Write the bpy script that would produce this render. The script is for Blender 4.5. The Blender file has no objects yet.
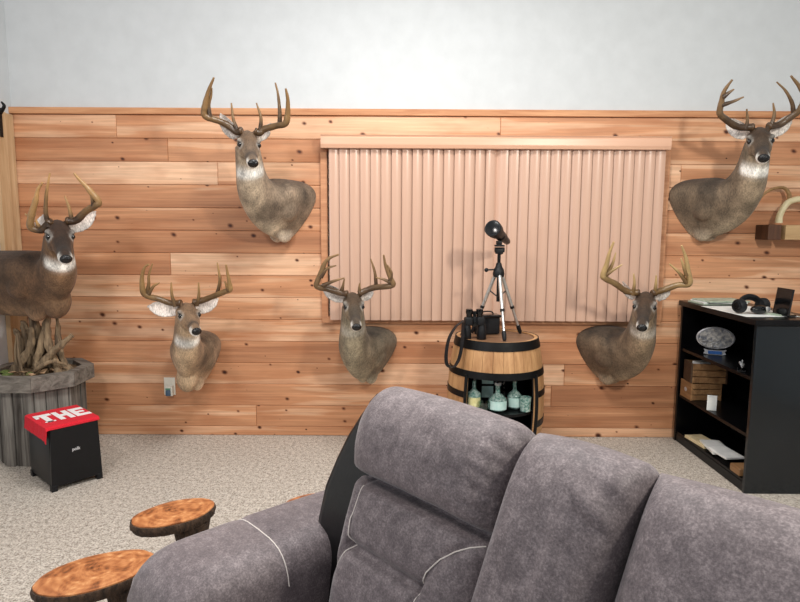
import bpy, bmesh, math, random
import numpy as np
from mathutils import Vector, Matrix, noise
from math import sin, cos, pi, radians, sqrt, exp
random.seed(7)
SC = bpy.context.scene
COL = SC.collection
H_CAM, PITCH, ROLL, FPX = 1.58, radians(6.84), radians(0.33), 600.0
WALL_Y = 4.455
PANEL_Z = 2.436

# ------------------------------------------------------------------ survey helper
def at(px, py, Y):
    """point of the room seen at a photo position, at distance Y from the camera"""
    x, y = px - 400, py - 301
    c, s = cos(ROLL), sin(ROLL)
    x, y = (x * c + y * s) / FPX, (-x * s + y * c) / FPX
    r = (x, cos(PITCH) - sin(PITCH) * y, -(sin(PITCH) + cos(PITCH) * y))
    k = Y / r[1]
    return Vector((r[0] * k, Y, H_CAM + r[2] * k))

def S(r, g, b):
    f = lambda v: (v / 255 / 12.92) if v / 255 <= .04045 else ((v / 255 + .055) / 1.055) ** 2.4
    return (f(r), f(g), f(b), 1.0)

# ------------------------------------------------------------------ materials
class NT:
    def __init__(s, name):
        s.m = bpy.data.materials.new(name); s.m.use_nodes = True
        s.t = s.m.node_tree; s.b = s.t.nodes['Principled BSDF']
    def n(s, typ, **kw):
        nd = s.t.nodes.new(typ)
        for k, v in kw.items():
            if k.startswith('i_'): nd.inputs[k[2:].replace('_', ' ')].default_value = v
            else: setattr(nd, k, v)
        return nd
    def l(s, a, b): s.t.links.new(a, b)
    def math(s, op, a, b=None, c=None):
        nd = s.t.nodes.new('ShaderNodeMath'); nd.operation = op
        for i, v in enumerate((a, b, c)):
            if v is None: continue
            if hasattr(v, 'is_linked'): s.l(v, nd.inputs[i])
            else: nd.inputs[i].default_value = v
        return nd.outputs[0]
    def mix(s, fac, a, b, typ='MIX'):
        nd = s.t.nodes.new('ShaderNodeMix'); nd.data_type = 'RGBA'; nd.blend_type = typ
        for sock, v in ((nd.inputs[0], fac), (nd.inputs[6], a), (nd.inputs[7], b)):
            if hasattr(v, 'is_linked'): s.l(v, sock)
            else: sock.default_value = v
        return nd.outputs[2]
    def ramp(s, fac, stops):
        nd = s.t.nodes.new('ShaderNodeValToRGB'); s.l(fac, nd.inputs[0])
        e = nd.color_ramp.elements
        while len(e) < len(stops): e.new(.5)
        for el, (p, c) in zip(e, stops): el.position = p; el.color = c
        return nd.outputs[0]
    def coords(s, scale=(1, 1, 1)):
        tc = s.n('ShaderNodeTexCoord'); mp = s.n('ShaderNodeMapping'); mp.inputs['Scale'].default_value = scale
        s.l(tc.outputs['Object'], mp.inputs['Vector']); return mp.outputs[0]
    def noise(s, vec, scale, detail=4, rough=.55, dist=0):
        nd = s.n('ShaderNodeTexNoise'); nd.inputs['Scale'].default_value = scale; nd.inputs['Detail'].default_value = detail
        nd.inputs['Roughness'].default_value = rough; nd.inputs['Distortion'].default_value = dist
        if vec is not None: s.l(vec, nd.inputs['Vector'])
        return nd.outputs['Fac']
    def bump(s, h, strength=.3, dist=.01):
        nd = s.n('ShaderNodeBump'); nd.inputs['Strength'].default_value = strength; nd.inputs['Distance'].default_value = dist
        s.l(h, nd.inputs['Height']); s.l(nd.outputs[0], s.b.inputs['Normal'])
    def base(s, c, rough=.6, metal=0., spec=None):
        if hasattr(c, 'is_linked'): s.l(c, s.b.inputs['Base Color'])
        else: s.b.inputs['Base Color'].default_value = c
        s.b.inputs['Roughness'].default_value = rough; s.b.inputs['Metallic'].default_value = metal
        if spec is not None: s.b.inputs['Specular IOR Level'].default_value = spec

def noisy(name, c1, c2, scale=20, rough=.6, bump=0., metal=0., stretch=(1, 1, 1), spec=None, bdist=.01):
    k = NT(name); v = k.coords(stretch); f = k.noise(v, scale)
    f2 = k.math('MULTIPLY_ADD', f, 2.2, -.6)
    k.b.inputs['Base Color'].default_value = c1
    k.base(k.mix(k.math('MINIMUM', k.math('MAXIMUM', f2, 0.), 1.), c1, c2), rough, metal, spec)
    if bump: k.bump(f, bump, bdist)
    return k.m

def vcol_mat(name, attr, rough=.8, fine=220, amp=.35, bump=.3, stretch=(1, 1, 1), bdist=.004, spec=None, sheen=0):
    k = NT(name); a = k.n('ShaderNodeAttribute', attribute_name=attr)
    v = k.coords(stretch); f = k.noise(v, fine, 3); g = k.noise(v, fine * .18, 3)
    m = k.math('ADD', k.math('MULTIPLY', f, .6), k.math('MULTIPLY', g, .4))
    br = k.math('MULTIPLY_ADD', m, amp * 2.4, 1 - amp * 1.2)
    rgb = k.n('ShaderNodeCombineColor')
    for i in range(3): k.l(br, rgb.inputs[i])
    k.base(k.mix(1., a.outputs['Color'], rgb.outputs[0], 'MULTIPLY'), rough, 0, spec)
    if bump: k.bump(m, bump, bdist)
    if sheen: k.b.inputs['Sheen Weight'].default_value = sheen
    return k.m

def plank_mat():
    k = NT('knotty_pine_planks')
    a = k.n('ShaderNodeAttribute', attribute_name='seed')
    sep = k.n('ShaderNodeSeparateColor'); k.l(a.outputs['Color'], sep.inputs[0])
    tc = k.n('ShaderNodeTexCoord'); xyz = k.n('ShaderNodeSeparateXYZ'); k.l(tc.outputs['Object'], xyz.inputs[0])
    off = k.math('MULTIPLY', sep.outputs[1], 40.)
    X = k.math('ADD', xyz.outputs[0], off); Z = xyz.outputs[2]
    def vec(sx, sz):
        c = k.n('ShaderNodeCombineXYZ'); k.l(k.math('MULTIPLY', X, sx), c.inputs[0]); k.l(off, c.inputs[1]); k.l(k.math('MULTIPLY', Z, sz), c.inputs[2]); return c.outputs[0]
    heart = k.noise(vec(.5, 8.), 1., 3, .55, .7)
    grain = k.noise(vec(1.6, 60.), 1., 5, .6, .6)
    blotch = k.noise(vec(2.2, 7.), 1., 3, .5)
    light, mid, dark = S(230, 188, 154), S(212, 163, 127), S(168, 115, 82)
    c = k.ramp(k.math('ADD', k.math('MULTIPLY', heart, 1.15), k.math('MULTIPLY_ADD', sep.outputs[0], .36, -.25)), [(.24, light), (.47, mid), (.5, S(202, 146, 107)), (.82, dark)])
    g = k.math('MULTIPLY_ADD', grain, .95, .5)
    gc = k.n('ShaderNodeCombineColor')
    for i in range(3): k.l(g, gc.inputs[i])
    c = k.mix(.95, c, gc.outputs[0], 'MULTIPLY')
    c = k.mix(k.ramp(blotch, [(.5, (0, 0, 0, 1)), (.75, (.55, .55, .55, 1))]), c, S(168, 104, 66))
    # knots
    vo = k.n('ShaderNodeTexVoronoi', feature='F1', voronoi_dimensions='2D')
    kc = k.n('ShaderNodeCombineXYZ'); k.l(k.math('MULTIPLY_ADD', X, 5.0, k.math('MULTIPLY', Z, 1.2)), kc.inputs[0]); k.l(k.math('ADD', k.math('MULTIPLY', Z, 6.4), off), kc.inputs[1])
    k.l(kc.outputs[0], vo.inputs['Vector']); vo.inputs['Scale'].default_value = 1.; vo.inputs['Randomness'].default_value = 1.
    vc = k.n('ShaderNodeSeparateColor'); k.l(vo.outputs['Color'], vc.inputs[0])
    r = k.math('MULTIPLY_ADD', k.math('MAXIMUM', k.math('SUBTRACT', vc.outputs[0], .42), 0.), .26, .006)
    wob = k.noise(vec(9., 22.), 1., 2)
    d = k.math('DIVIDE', k.math('ADD', vo.outputs['Distance'], k.math('MULTIPLY_ADD', wob, .10, -.05)), r)
    ring = k.ramp(d, [(0., (1, 1, 1, 1)), (.45, (.95, .95, .95, 1)), (.75, (.35, .35, .35, 1)), (1., (0, 0, 0, 1))])
    c = k.mix(ring, c, S(112, 62, 38))
    core = k.ramp(d, [(0., (1, 1, 1, 1)), (.3, (.6, .6, .6, 1)), (.5, (0, 0, 0, 1))])
    c = k.mix(core, c, S(48, 26, 16))
    k.base(c, .52, 0, .35); k.bump(grain, .12, .003)
    return k.m

def wood_simple(name, light, dark, axis=0, scale=1., rough=.6, bump=.2):
    k = NT(name); st = [38., 38., 38.]; st[axis] = 2.2
    v = k.coords([q * scale for q in st]); f = k.noise(v, 1., 5, .62, .8)
    v2 = k.coords([q * scale * .25 for q in st]); g = k.noise(v2, 1., 3)
    m = k.math('ADD', k.math('MULTIPLY', f, .6), k.math('MULTIPLY', g, .4))
    mid = tuple((a + b) / 2 for a, b in zip(light, dark))
    k.base(k.ramp(m, [(.33, dark), (.5, mid), (.66, light)]), rough)
    if bump: k.bump(f, bump, .004)
    return k.m

def carpet_mat():
    k = NT('beige_carpet'); v = k.coords()
    f = k.noise(v, 105, 2, .7); g = k.noise(v, 38, 3); h = k.noise(v, 2.2, 3)
    m = k.math('ADD', k.math('MULTIPLY', f, .65), k.math('MULTIPLY', g, .35))
    c = k.ramp(m, [(.36, S(112, 103, 94)), (.47, S(178, 168, 157)), (.6, S(226, 217, 206))])
    c = k.mix(k.math('MULTIPLY', h, .35), c, S(166, 154, 142))
    k.base(c, .95, 0, .1); k.bump(m, .9, .012); return k.m

def suede_mat():
    k = NT('grey_suede'); v = k.coords()
    f = k.noise(v, 34, 6, .7); g = k.noise(v, 190, 3, .7); h = k.noise(v, 5, 3)
    m = k.math('ADD', k.math('ADD', k.math('MULTIPLY', f, .38), k.math('MULTIPLY', g, .46)), k.math('MULTIPLY', h, .16))
    c = k.ramp(m, [(.32, S(66, 58, 61)), (.5, S(106, 96, 98)), (.66, S(152, 140, 141))])
    k.base(c, .62, 0, .38); k.b.inputs['Sheen Weight'].default_value = .25; k.b.inputs['Sheen Roughness'].default_value = .4
    k.bump(k.math('ADD', k.math('MULTIPLY', g, .5), k.math('MULTIPLY', f, .6)), .22, .006); return k.m

def slice_mat():
    k = NT('log_slice_rings'); tc = k.n('ShaderNodeTexCoord')
    n = k.noise(tc.outputs['Object'], 7, 3)
    xyz = k.n('ShaderNodeSeparateXYZ'); k.l(tc.outputs['Object'], xyz.inputs[0])
    r = k.math('SQRT', k.math('ADD', k.math('POWER', xyz.outputs[0], 2.), k.math('POWER', k.math('MULTIPLY', xyz.outputs[1], 1.25), 2.)))
    w = k.math('SINE', k.math('MULTIPLY', k.math('ADD', r, k.math('MULTIPLY', n, .09)), 210.))
    b = k.noise(tc.outputs['Object'], 11, 5, .7, 1.)
    m = k.math('ADD', k.math('MULTIPLY', w, .035), b)
    c = k.ramp(m, [(.3, S(84, 46, 24)), (.44, S(158, 95, 54)), (.58, S(192, 128, 80)), (.74, S(226, 180, 130))])
    k.base(c, .3, 0, .5); return k.m

def glass_mat(name, tint, rough=.03):
    k = NT(name); k.base(tint, rough); k.b.inputs['Transmission Weight'].default_value = 1.; k.b.inputs['IOR'].default_value = 1.45
    return k.m

def frost_mat():
    k = NT('cut_crystal'); v = k.coords(); f = k.noise(v, 60, 2); k.base(k.ramp(f, [(.4, S(110, 160, 150)), (.6, S(214, 238, 230))]), .12)
    k.b.inputs['Transmission Weight'].default_value = .45; return k.m

M = dict(
    plank=plank_mat(), carpet=carpet_mat(), suede=suede_mat(), slice=slice_mat(),
    drywall=noisy('white_drywall', S(203, 206, 208), S(196, 199, 201), 9, .9, .05),
    trim=wood_simple('cedar_trim', S(214, 160, 116), S(164, 102, 62), 0, 1.),
    casing=wood_simple('pale_pine_casing', S(214, 184, 146), S(176, 140, 100), 2, .8),
    blind=wood_simple('blind_slats', S(208, 173, 152), S(196, 158, 137), 2, .35, .24, .02),
    valance=wood_simple('blind_valance', S(222, 178, 150), S(206, 158, 130), 0, .35, .32, .02),
    wincase=wood_simple('window_casing', S(208, 152, 112), S(170, 112, 76), 0, 1.),
    weathered=wood_simple('weathered_barnwood', S(150, 144, 136), S(52, 45, 40), 2, .8, .85, .5),
    weathered_dark=wood_simple('weathered_dark', S(138, 131, 122), S(66, 59, 53), 0, .8, .85, .4),
    soil=noisy('leaf_litter', S(58, 44, 30), S(120, 96, 66), 60, .95, .8, bdist=.02),
    moss=noisy('moss', S(60, 78, 34), S(116, 128, 66), 90, .95, .8),
    leaf=noisy('dry_leaf', S(142, 106, 74), S(196, 164, 130), 30, .8, .2),
    drift=wood_simple('driftwood', S(160, 136, 106), S(44, 32, 24), 2, 1.1, .85, .5),
    black=noisy('black_gloss', S(7, 8, 10), S(12, 13, 16), 8, .16, spec=.5),
    cabinet=noisy('black_lacquer', S(8, 8, 10), S(13, 12, 14), 8, .28, spec=.25),
    cabside=noisy('black_lacquer_reflection', S(10, 17, 22), S(15, 24, 30), 3, .14, spec=.6),  # teal reflection on the near side panel put into the base colour
    black_satin=noisy('black_satin', S(8, 9, 12), S(13, 14, 18), 30, .4, spec=.35),
    rubber=noisy('black_rubber', S(10, 11, 14), S(20, 21, 25), 60, .5, .15, spec=.35),
    vinyl=noisy('black_vinyl', S(6, 6, 7), S(13, 12, 13), 40, .3, .08),
    iron=noisy('black_iron', S(5, 5, 6), S(12, 12, 13), 40, .45, .15, spec=.25),
    alu=noisy('aluminium', S(190, 190, 188), S(224, 224, 222), 50, .28, metal=.85),
    red=noisy('red_towel', S(196, 18, 36), S(226, 36, 54), 160, .95, .4),
    white=noisy('white_print', S(226, 224, 224), S(244, 242, 240), 60, .8),
    paper=noisy('paper', S(212, 214, 212), S(238, 238, 234), 14, .6),
    papergreen=noisy('paper_green', S(120, 140, 122), S(196, 204, 186), 14, .5),
    papertan=noisy('paper_tan', S(206, 186, 140), S(232, 216, 178), 30, .6),
    silver=noisy('pewter', S(78, 88, 108), S(216, 212, 204), 45, .45, .6, metal=.2),
    silverlogo=noisy('silver_logo', S(190, 192, 196), S(216, 216, 220), 50, .35, metal=.4),
    blue=noisy('blue_banner', S(36, 78, 150), S(64, 112, 180), 30, .4),
    cyan=noisy('blue_accent', S(30, 120, 170), S(70, 160, 200), 30, .3),
    bark=noisy('bark', S(30, 22, 17), S(92, 70, 54), 55, .95, 1., stretch=(1, 1, .4), bdist=.02),
    cratewood=wood_simple('crate_wood', S(170, 130, 88), S(112, 78, 48), 1, 1.2),
    cratedark=wood_simple('crate_dark', S(90, 66, 46), S(42, 30, 22), 0, 1.2),
    staves=wood_simple('oak_staves', S(206, 160, 112), S(150, 104, 64), 2, .7, .55, .15),
    lid=wood_simple('oak_lid', S(150, 112, 82), S(88, 60, 42), 0, .8, .5, .15),
    shelflog=wood_simple('pine_block', S(206, 172, 126), S(164, 126, 84), 0, .8),
    shelfend=wood_simple('dark_endgrain', S(98, 62, 40), S(52, 32, 22), 2, .8),
    plate=noisy('ivory_plastic', S(232, 228, 214), S(242, 238, 226), 20, .4),
    freshener=noisy('grey_blue_plastic', S(70, 92, 116), S(92, 116, 138), 20, .35),
    greenplast=noisy('green_plastic', S(70, 140, 110), S(100, 168, 136), 20, .4),
    glass=glass_mat('clear_glass', (.93, .97, .96, 1)), glassg=glass_mat('pale_green_glass', (.72, .9, .84, 1)), frost=frost_mat(),
    gold=noisy('pale_gold_label', S(214, 206, 140), S(240, 232, 180), 40, .5),
    redlabel=noisy('red_label', S(168, 58, 56), S(204, 100, 94), 30, .5),
    teal=noisy('pale_teal_card', S(176, 214, 208), S(206, 232, 226), 30, .7),
    eye=noisy('glass_eye', S(10, 7, 5), S(22, 13, 8), 30, .05, spec=.8),
    nose=noisy('wet_nose', S(10, 10, 11), S(26, 25, 27), 120, .22, .5),
    stitch=noisy('pale_thread', S(206, 196, 190), S(226, 218, 210), 200, .8),
    fur=vcol_mat('deer_hair', 'Col', .85, 120, 1.15, .8, stretch=(1, 1, .45), sheen=.05),
    antler=vcol_mat('antler_bone', 'Col', .32, 60, .25, .25),
    gap=noisy('shadow_gap', S(40, 26, 18), S(58, 38, 26), 20, .9),
)

# ------------------------------------------------------------------ mesh helpers
class MB:
    def __init__(s): s.bm = bmesh.new()
    def _new(s, verts, M4=None):
        if M4 is not None: bmesh.ops.transform(s.bm, matrix=M4, verts=verts)
    def box(s, c, size, rot=None, bev=0, seg=2):
        r = bmesh.ops.create_cube(s.bm, size=1.); vs = r['verts']
        bmesh.ops.scale(s.bm, vec=size, verts=vs)
        if bev:
            es = list({e for v in vs for e in v.link_edges})
            o = bmesh.ops.bevel(s.bm, geom=es, offset=bev, segments=seg, affect='EDGES', profile=.6)
            vs = list({v for f in o['faces'] for v in f.verts} | {v for v in vs if v.is_valid})
        m = Matrix.Translation(Vector(c))
        if rot is not None: m = m @ (rot if isinstance(rot, Matrix) else Matrix.Rotation(rot, 4, 'Z'))
        s._new(vs, m); return s
    def ring_loft(s, rings, cap=True, closed=True):
        R = [[s.bm.verts.new(p) for p in ring] for ring in rings]; n = len(R[0])
        for a, b in zip(R, R[1:]):
            for i in range(n if closed else n - 1):
                j = (i + 1) % n
                s.bm.faces.new((a[i], a[j], b[j], b[i]))
        if cap:
            s.bm.faces.new(R[0][::-1]); s.bm.faces.new(R[-1])
        return s
    def tube(s, pts, rad, seg=10, sub=1, cap=True, flat=None):
        pts = [Vector(p) for p in pts]
        if not hasattr(rad, '__len__'): rad = [rad] * len(pts)
        if sub > 1: pts, rad = catmull(pts, rad, sub)
        rings = []; up = None
        for i, p in enumerate(pts):
            t = (pts[min(i + 1, len(pts) - 1)] - pts[max(i - 1, 0)]).normalized()
            if up is None: up = t.orthogonal().normalized()
            up = (up - t * up.dot(t)).normalized(); b = t.cross(up)
            rings.append([p + (up * cos(a) + b * sin(a) * (flat or 1)) * rad[i] for a in [2 * pi * k / seg for k in range(seg)]])
        return s.ring_loft(rings, cap)
    def cyl(s, a, b, r0, r1=None, seg=20): return s.tube([a, b], [r0, r0 if r1 is None else r1], seg)
    def lathe(s, prof, c=(0, 0, 0), seg=32, cap=True):
        c = Vector(c)
        return s.ring_loft([[c + Vector((r * cos(2 * pi * k / seg), r * sin(2 * pi * k / seg), z)) for k in range(seg)] for r, z in prof], cap)
    def ell(s, c, r, rot=None, u=20, v=12):
        o = bmesh.ops.create_uvsphere(s.bm, u_segments=u, v_segments=v, radius=1.)
        m = Matrix.Translation(Vector(c)) @ (rot if rot is not None else Matrix()) @ Matrix.Diagonal((r[0], r[1], r[2], 1))
        s._new(o['verts'], m); return s
    def build(s, name, mat, parent=None, smooth=True, angle=35, loc=None):
        bmesh.ops.recalc_face_normals(s.bm, faces=s.bm.faces)
        me = bpy.data.meshes.new(name); s.bm.to_mesh(me); s.bm.free()
        o = bpy.data.objects.new(name, me); COL.objects.link(o); me.materials.append(mat)
        if parent is not None: o.parent = parent
        if loc is not None: o.location = loc
        if smooth:
            me.polygons.foreach_set('use_smooth', [True] * len(me.polygons))
            me.set_sharp_from_angle(angle=radians(angle))
        return o

def catmull(pts, rad, sub):
    P = [pts[0] * 2 - pts[1]] + pts + [pts[-1] * 2 - pts[-2]]
    R = [rad[0]] + list(rad) + [rad[-1]]; op, orr = [], []
    for i in range(1, len(P) - 2):
        for k in range(sub):
            t = k / sub; p0, p1, p2, p3 = P[i - 1:i + 3]
            op.append(.5 * ((2 * p1) + (p2 - p0) * t + (2 * p0 - 5 * p1 + 4 * p2 - p3) * t * t + (3 * p1 - p0 - 3 * p2 + p3) * t ** 3))
            orr.append(R[i] * (1 - t) + R[i + 1] * t)
    op.append(pts[-1]); orr.append(rad[-1]); return op, orr

def thing(name, label, cat, loc=(0, 0, 0), rz=0., group=None):
    o = bpy.data.objects.new(name, None); COL.objects.link(o); o.empty_display_size = .1
    o.location = loc; o.rotation_euler = (0, 0, rz); return tag(o, label, cat, group)
def tag(o, label, cat, group=None):
    o['label'] = label; o['category'] = cat
    if group: o['group'] = group
    return o
def struct(o): o['kind'] = 'structure'; return o
def RX(a): return Matrix.Rotation(a, 4, 'X')
def RY(a): return Matrix.Rotation(a, 4, 'Y')
def RZ(a): return Matrix.Rotation(a, 4, 'Z')
def SS(a, b, x):
    t = min(1, max(0, (x - a) / (b - a))); return t * t * (3 - 2 * t)

# ------------------------------------------------------------------ the room
LX, RXW = -2.82, 3.6
struct(MB().box(((LX + RXW) / 2, 1.6, -.05), (RXW - LX, WALL_Y * 2 - 1.8, .1)).build('floor', M['carpet'], smooth=False))
struct(MB().box(((LX + RXW) / 2, WALL_Y + .07, 1.9), (RXW - LX + .4, .1, 4.)).build('wall_back', M['drywall'], smooth=False))
struct(MB().box((LX - .05, 1.6, 1.9), (.1, WALL_Y * 2 - 1.8, 4.)).build('wall_left', M['drywall'], smooth=False))
struct(MB().box((RXW + .05, 1.6, 1.9), (.1, WALL_Y * 2 - 1.8, 4.)).build('wall_right', M['drywall'], smooth=False))

def panelling():
    V, F, C = [], [], []
    h = .1655; z1 = 2.388; row = 0; rnd = random.Random(11)
    while z1 > .01:
        z0 = max(z1 - h, 0.)
        cuts = [LX]
        if row == 0: cuts += [-2.06, .72, 3.0]
        else:
            x = LX + .8 + rnd.random() * 3.6
            while x < RXW - .4: cuts.append(x); x += 2.8 + rnd.random() * 2.4
        cuts.append(RXW)
        for a, b in zip(cuts, cuts[1:]):
            sd = [rnd.random(), rnd.random(), rnd.random(), 1]
            if row == 1: sd[0] = .95
            if row == 2: sd[0] = .2
            n = len(V); g, e = .0006, .004
            for (ins, y) in ((g, WALL_Y + .02), (g, WALL_Y + .005), (g + e, WALL_Y)):
                for (px, pz) in ((a + ins, z0 + ins), (b - ins, z0 + ins), (b - ins, z1 - ins), (a + ins, z1 - ins)):
                    V.append((px, y, pz)); C.append(sd)
            for k in range(4):
                j = (k + 1) % 4
                for q in (0, 4): F.append((n + q + k, n + q + j, n + q + 4 + j, n + q + 4 + k))
            F.append((n + 8, n + 9, n + 10, n + 11))
        z1 -= h; row += 1
    me = bpy.data.meshes.new('wall_back_panelling'); me.from_pydata(V, [], F)
    ca = me.color_attributes.new('seed', 'FLOAT_COLOR', 'POINT')
    ca.data.foreach_set('color', np.array(C, dtype=np.float32).ravel())
    o = bpy.data.objects.new('wall_back_panelling', me); COL.objects.link(o); me.materials.append(M['plank']); struct(o)
panelling()
struct(MB().box(((LX + RXW) / 2, WALL_Y + .002, 2.413), (RXW - LX, .036, .046), bev=.003).build('trim_1', M['trim'], smooth=False))
struct(MB().box((LX + .012, WALL_Y - .055, 1.19), (.024, .1, 2.38), bev=.003).box((LX + .018, WALL_Y - .16, 1.19), (.036, .11, 2.38), bev=.003)
       .build('trim_2', M['casing'], smooth=False))

# ------------------------------------------------------------------ window and vertical blinds
WX0, WX1, WZ0, WZ1 = -.578, 1.945, .893, 2.15
m = MB()
for (c, sz) in (((WX0 + .02, 0, (WZ0 + WZ1) / 2), (.05, .03, WZ1 - WZ0)), ((WX1 - .02, 0, (WZ0 + WZ1) / 2), (.05, .03, WZ1 - WZ0)),
                (((WX0 + WX1) / 2, 0, WZ0 + .012), (WX1 - WX0, .034, .05))):
    m.box((c[0], WALL_Y - .012, c[2]), sz, bev=.004)
win = struct(m.build('window_1', M['wincase'], smooth=False))
pane = MB().box(((WX0 + WX1) / 2, WALL_Y - .003, (WZ0 + WZ1) / 2), (WX1 - WX0 - .06, .004, WZ1 - WZ0 - .04)).build('window_pane', M['glass'], win, smooth=False)

bl = thing('vertical_blind', 'closed tan vertical blinds with a wooden valance covering the wide window', 'blinds', (.69, WALL_Y - .06, .9))
m = MB()
prof = [(-.075, -.05), (-.075, .05), (-.06, .048), (.06, .048), (.06, -.042), (.04, -.048), (-.04, -.05)]
vz = 1.293
pr = [(-.048, -.044), (-.056, -.02), (-.056, .024), (-.05, .034), (-.058, .046), (.03, .046), (.03, -.044)]
m.ring_loft([[Vector((x, y, vz + z)) for (y, z) in pr] for x in (-1.258, 1.222)])
m.build('valance', M['valance'], bl, smooth=False)
NS = 32; sw = .0775
rnd = random.Random(4)
for i in range(NS):
    cx = -1.2 + .0375 + i * (2.40 - .075) / (NS - 1)
    w = .0435; ang = radians(17 + rnd.uniform(-2.5, 2.5)) * (1 if i < NS // 2 else -1)
    ringa = []; n = 10
    front = [(w * (2 * k / n - 1), -.011 * (1 - (2 * k / n - 1) ** 2)) for k in range(n + 1)]
    loop = front + [(x, y + .0016) for x, y in front[::-1]]
    loop = [(x * cos(ang) - y * sin(ang), x * sin(ang) + y * cos(ang)) for x, y in loop]
    MB().ring_loft([[Vector((x, y, z)) for x, y in loop] for z in (.01, 1.25)]).build('slat', M['blind'], bl, angle=50).location = (cx, 0, 0)

# ------------------------------------------------------------------ deer
def lerp(a, b, t): return a + (b - a) * t
def key(ks, t):
    for a, b in zip(ks, ks[1:]):
        if t <= b[0]:
            u = (t - a[0]) / (b[0] - a[0]); u = u * u * (3 - 2 * u) if False else u
            return [lerp(x, y, u) for x, y in zip(a[1:], b[1:])]
    return list(ks[-1][1:])
def mixc(a, b, t): return tuple(lerp(x, y, t) for x, y in zip(a, b))
HEAD = [(-.095, .012, .012, .012), (-.085, .012, .034, .034), (-.06, .008, .054, .058), (-.02, .004, .064, .07), (.02, .0, .066, .070), (.05, -.003, .064, .066), (.08, -.010, .054, .058),
        (.12, -.020, .043, .050), (.16, -.028, .036, .043), (.195, -.034, .034, .039), (.22, -.038, .034, .036), (.238, -.040, .028, .03), (.25, -.041, .014, .016)]

def finish_fur(bm, src, name, parent, voxel=.0055, cut=None):
    """fuse the anatomy into one continuous skin and colour it from the source patches"""
    from mathutils.kdtree import KDTree
    bmesh.ops.recalc_face_normals(bm, faces=bm.faces)
    me = bpy.data.meshes.new(name); bm.to_mesh(me); bm.free()
    o = bpy.data.objects.new(name, me); COL.objects.link(o)
    md = o.modifiers.new('fuse', 'REMESH'); md.mode = 'VOXEL'; md.voxel_size = voxel; md.use_smooth_shade = True
    dg = bpy.context.evaluated_depsgraph_get(); dg.update()
    me2 = bpy.data.meshes.new_from_object(o.evaluated_get(dg))
    o.modifiers.clear(); o.data = me2; bpy.data.meshes.remove(me); me2.name = name
    b = bmesh.new(); b.from_mesh(me2)
    for _ in range(5): bmesh.ops.smooth_vert(b, verts=b.verts, factor=.5, use_axis_x=True, use_axis_y=True, use_axis_z=True)
    if cut is not None:
        g = bmesh.ops.bisect_plane(b, geom=b.verts[:] + b.edges[:] + b.faces[:], plane_co=cut[0], plane_no=cut[1], clear_outer=True)
        es = [e for e in g['geom_cut'] if isinstance(e, bmesh.types.BMEdge)]
        bmesh.ops.holes_fill(b, edges=es)
    b.to_mesh(me2); b.free()
    kd = KDTree(len(src))
    for i, (p, c) in enumerate(src): kd.insert(p, i)
    kd.balance()
    n = len(me2.vertices); buf = np.ones((n, 4), dtype=np.float32)
    for v in me2.vertices:
        acc = [0, 0, 0]; w = 0
        for (co, i, d) in kd.find_n(v.co, 4):
            q = 1 / (d + .002); w += q
            for k in range(3): acc[k] += src[i][1][k] * q
        buf[v.index, :3] = [a / w for a in acc]
    ca = me2.color_attributes.new('Col', 'FLOAT_COLOR', 'POINT'); ca.data.foreach_set('color', buf.ravel())
    me2.materials.clear(); me2.materials.append(M['fur'])
    me2.polygons.foreach_set('use_smooth', [True] * len(me2.polygons))
    if parent: o.parent = parent
    return o

def dsrgb(c, tone): return S(*[min(255, x * t) for x, t in zip(c, tone)])[:3]

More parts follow.
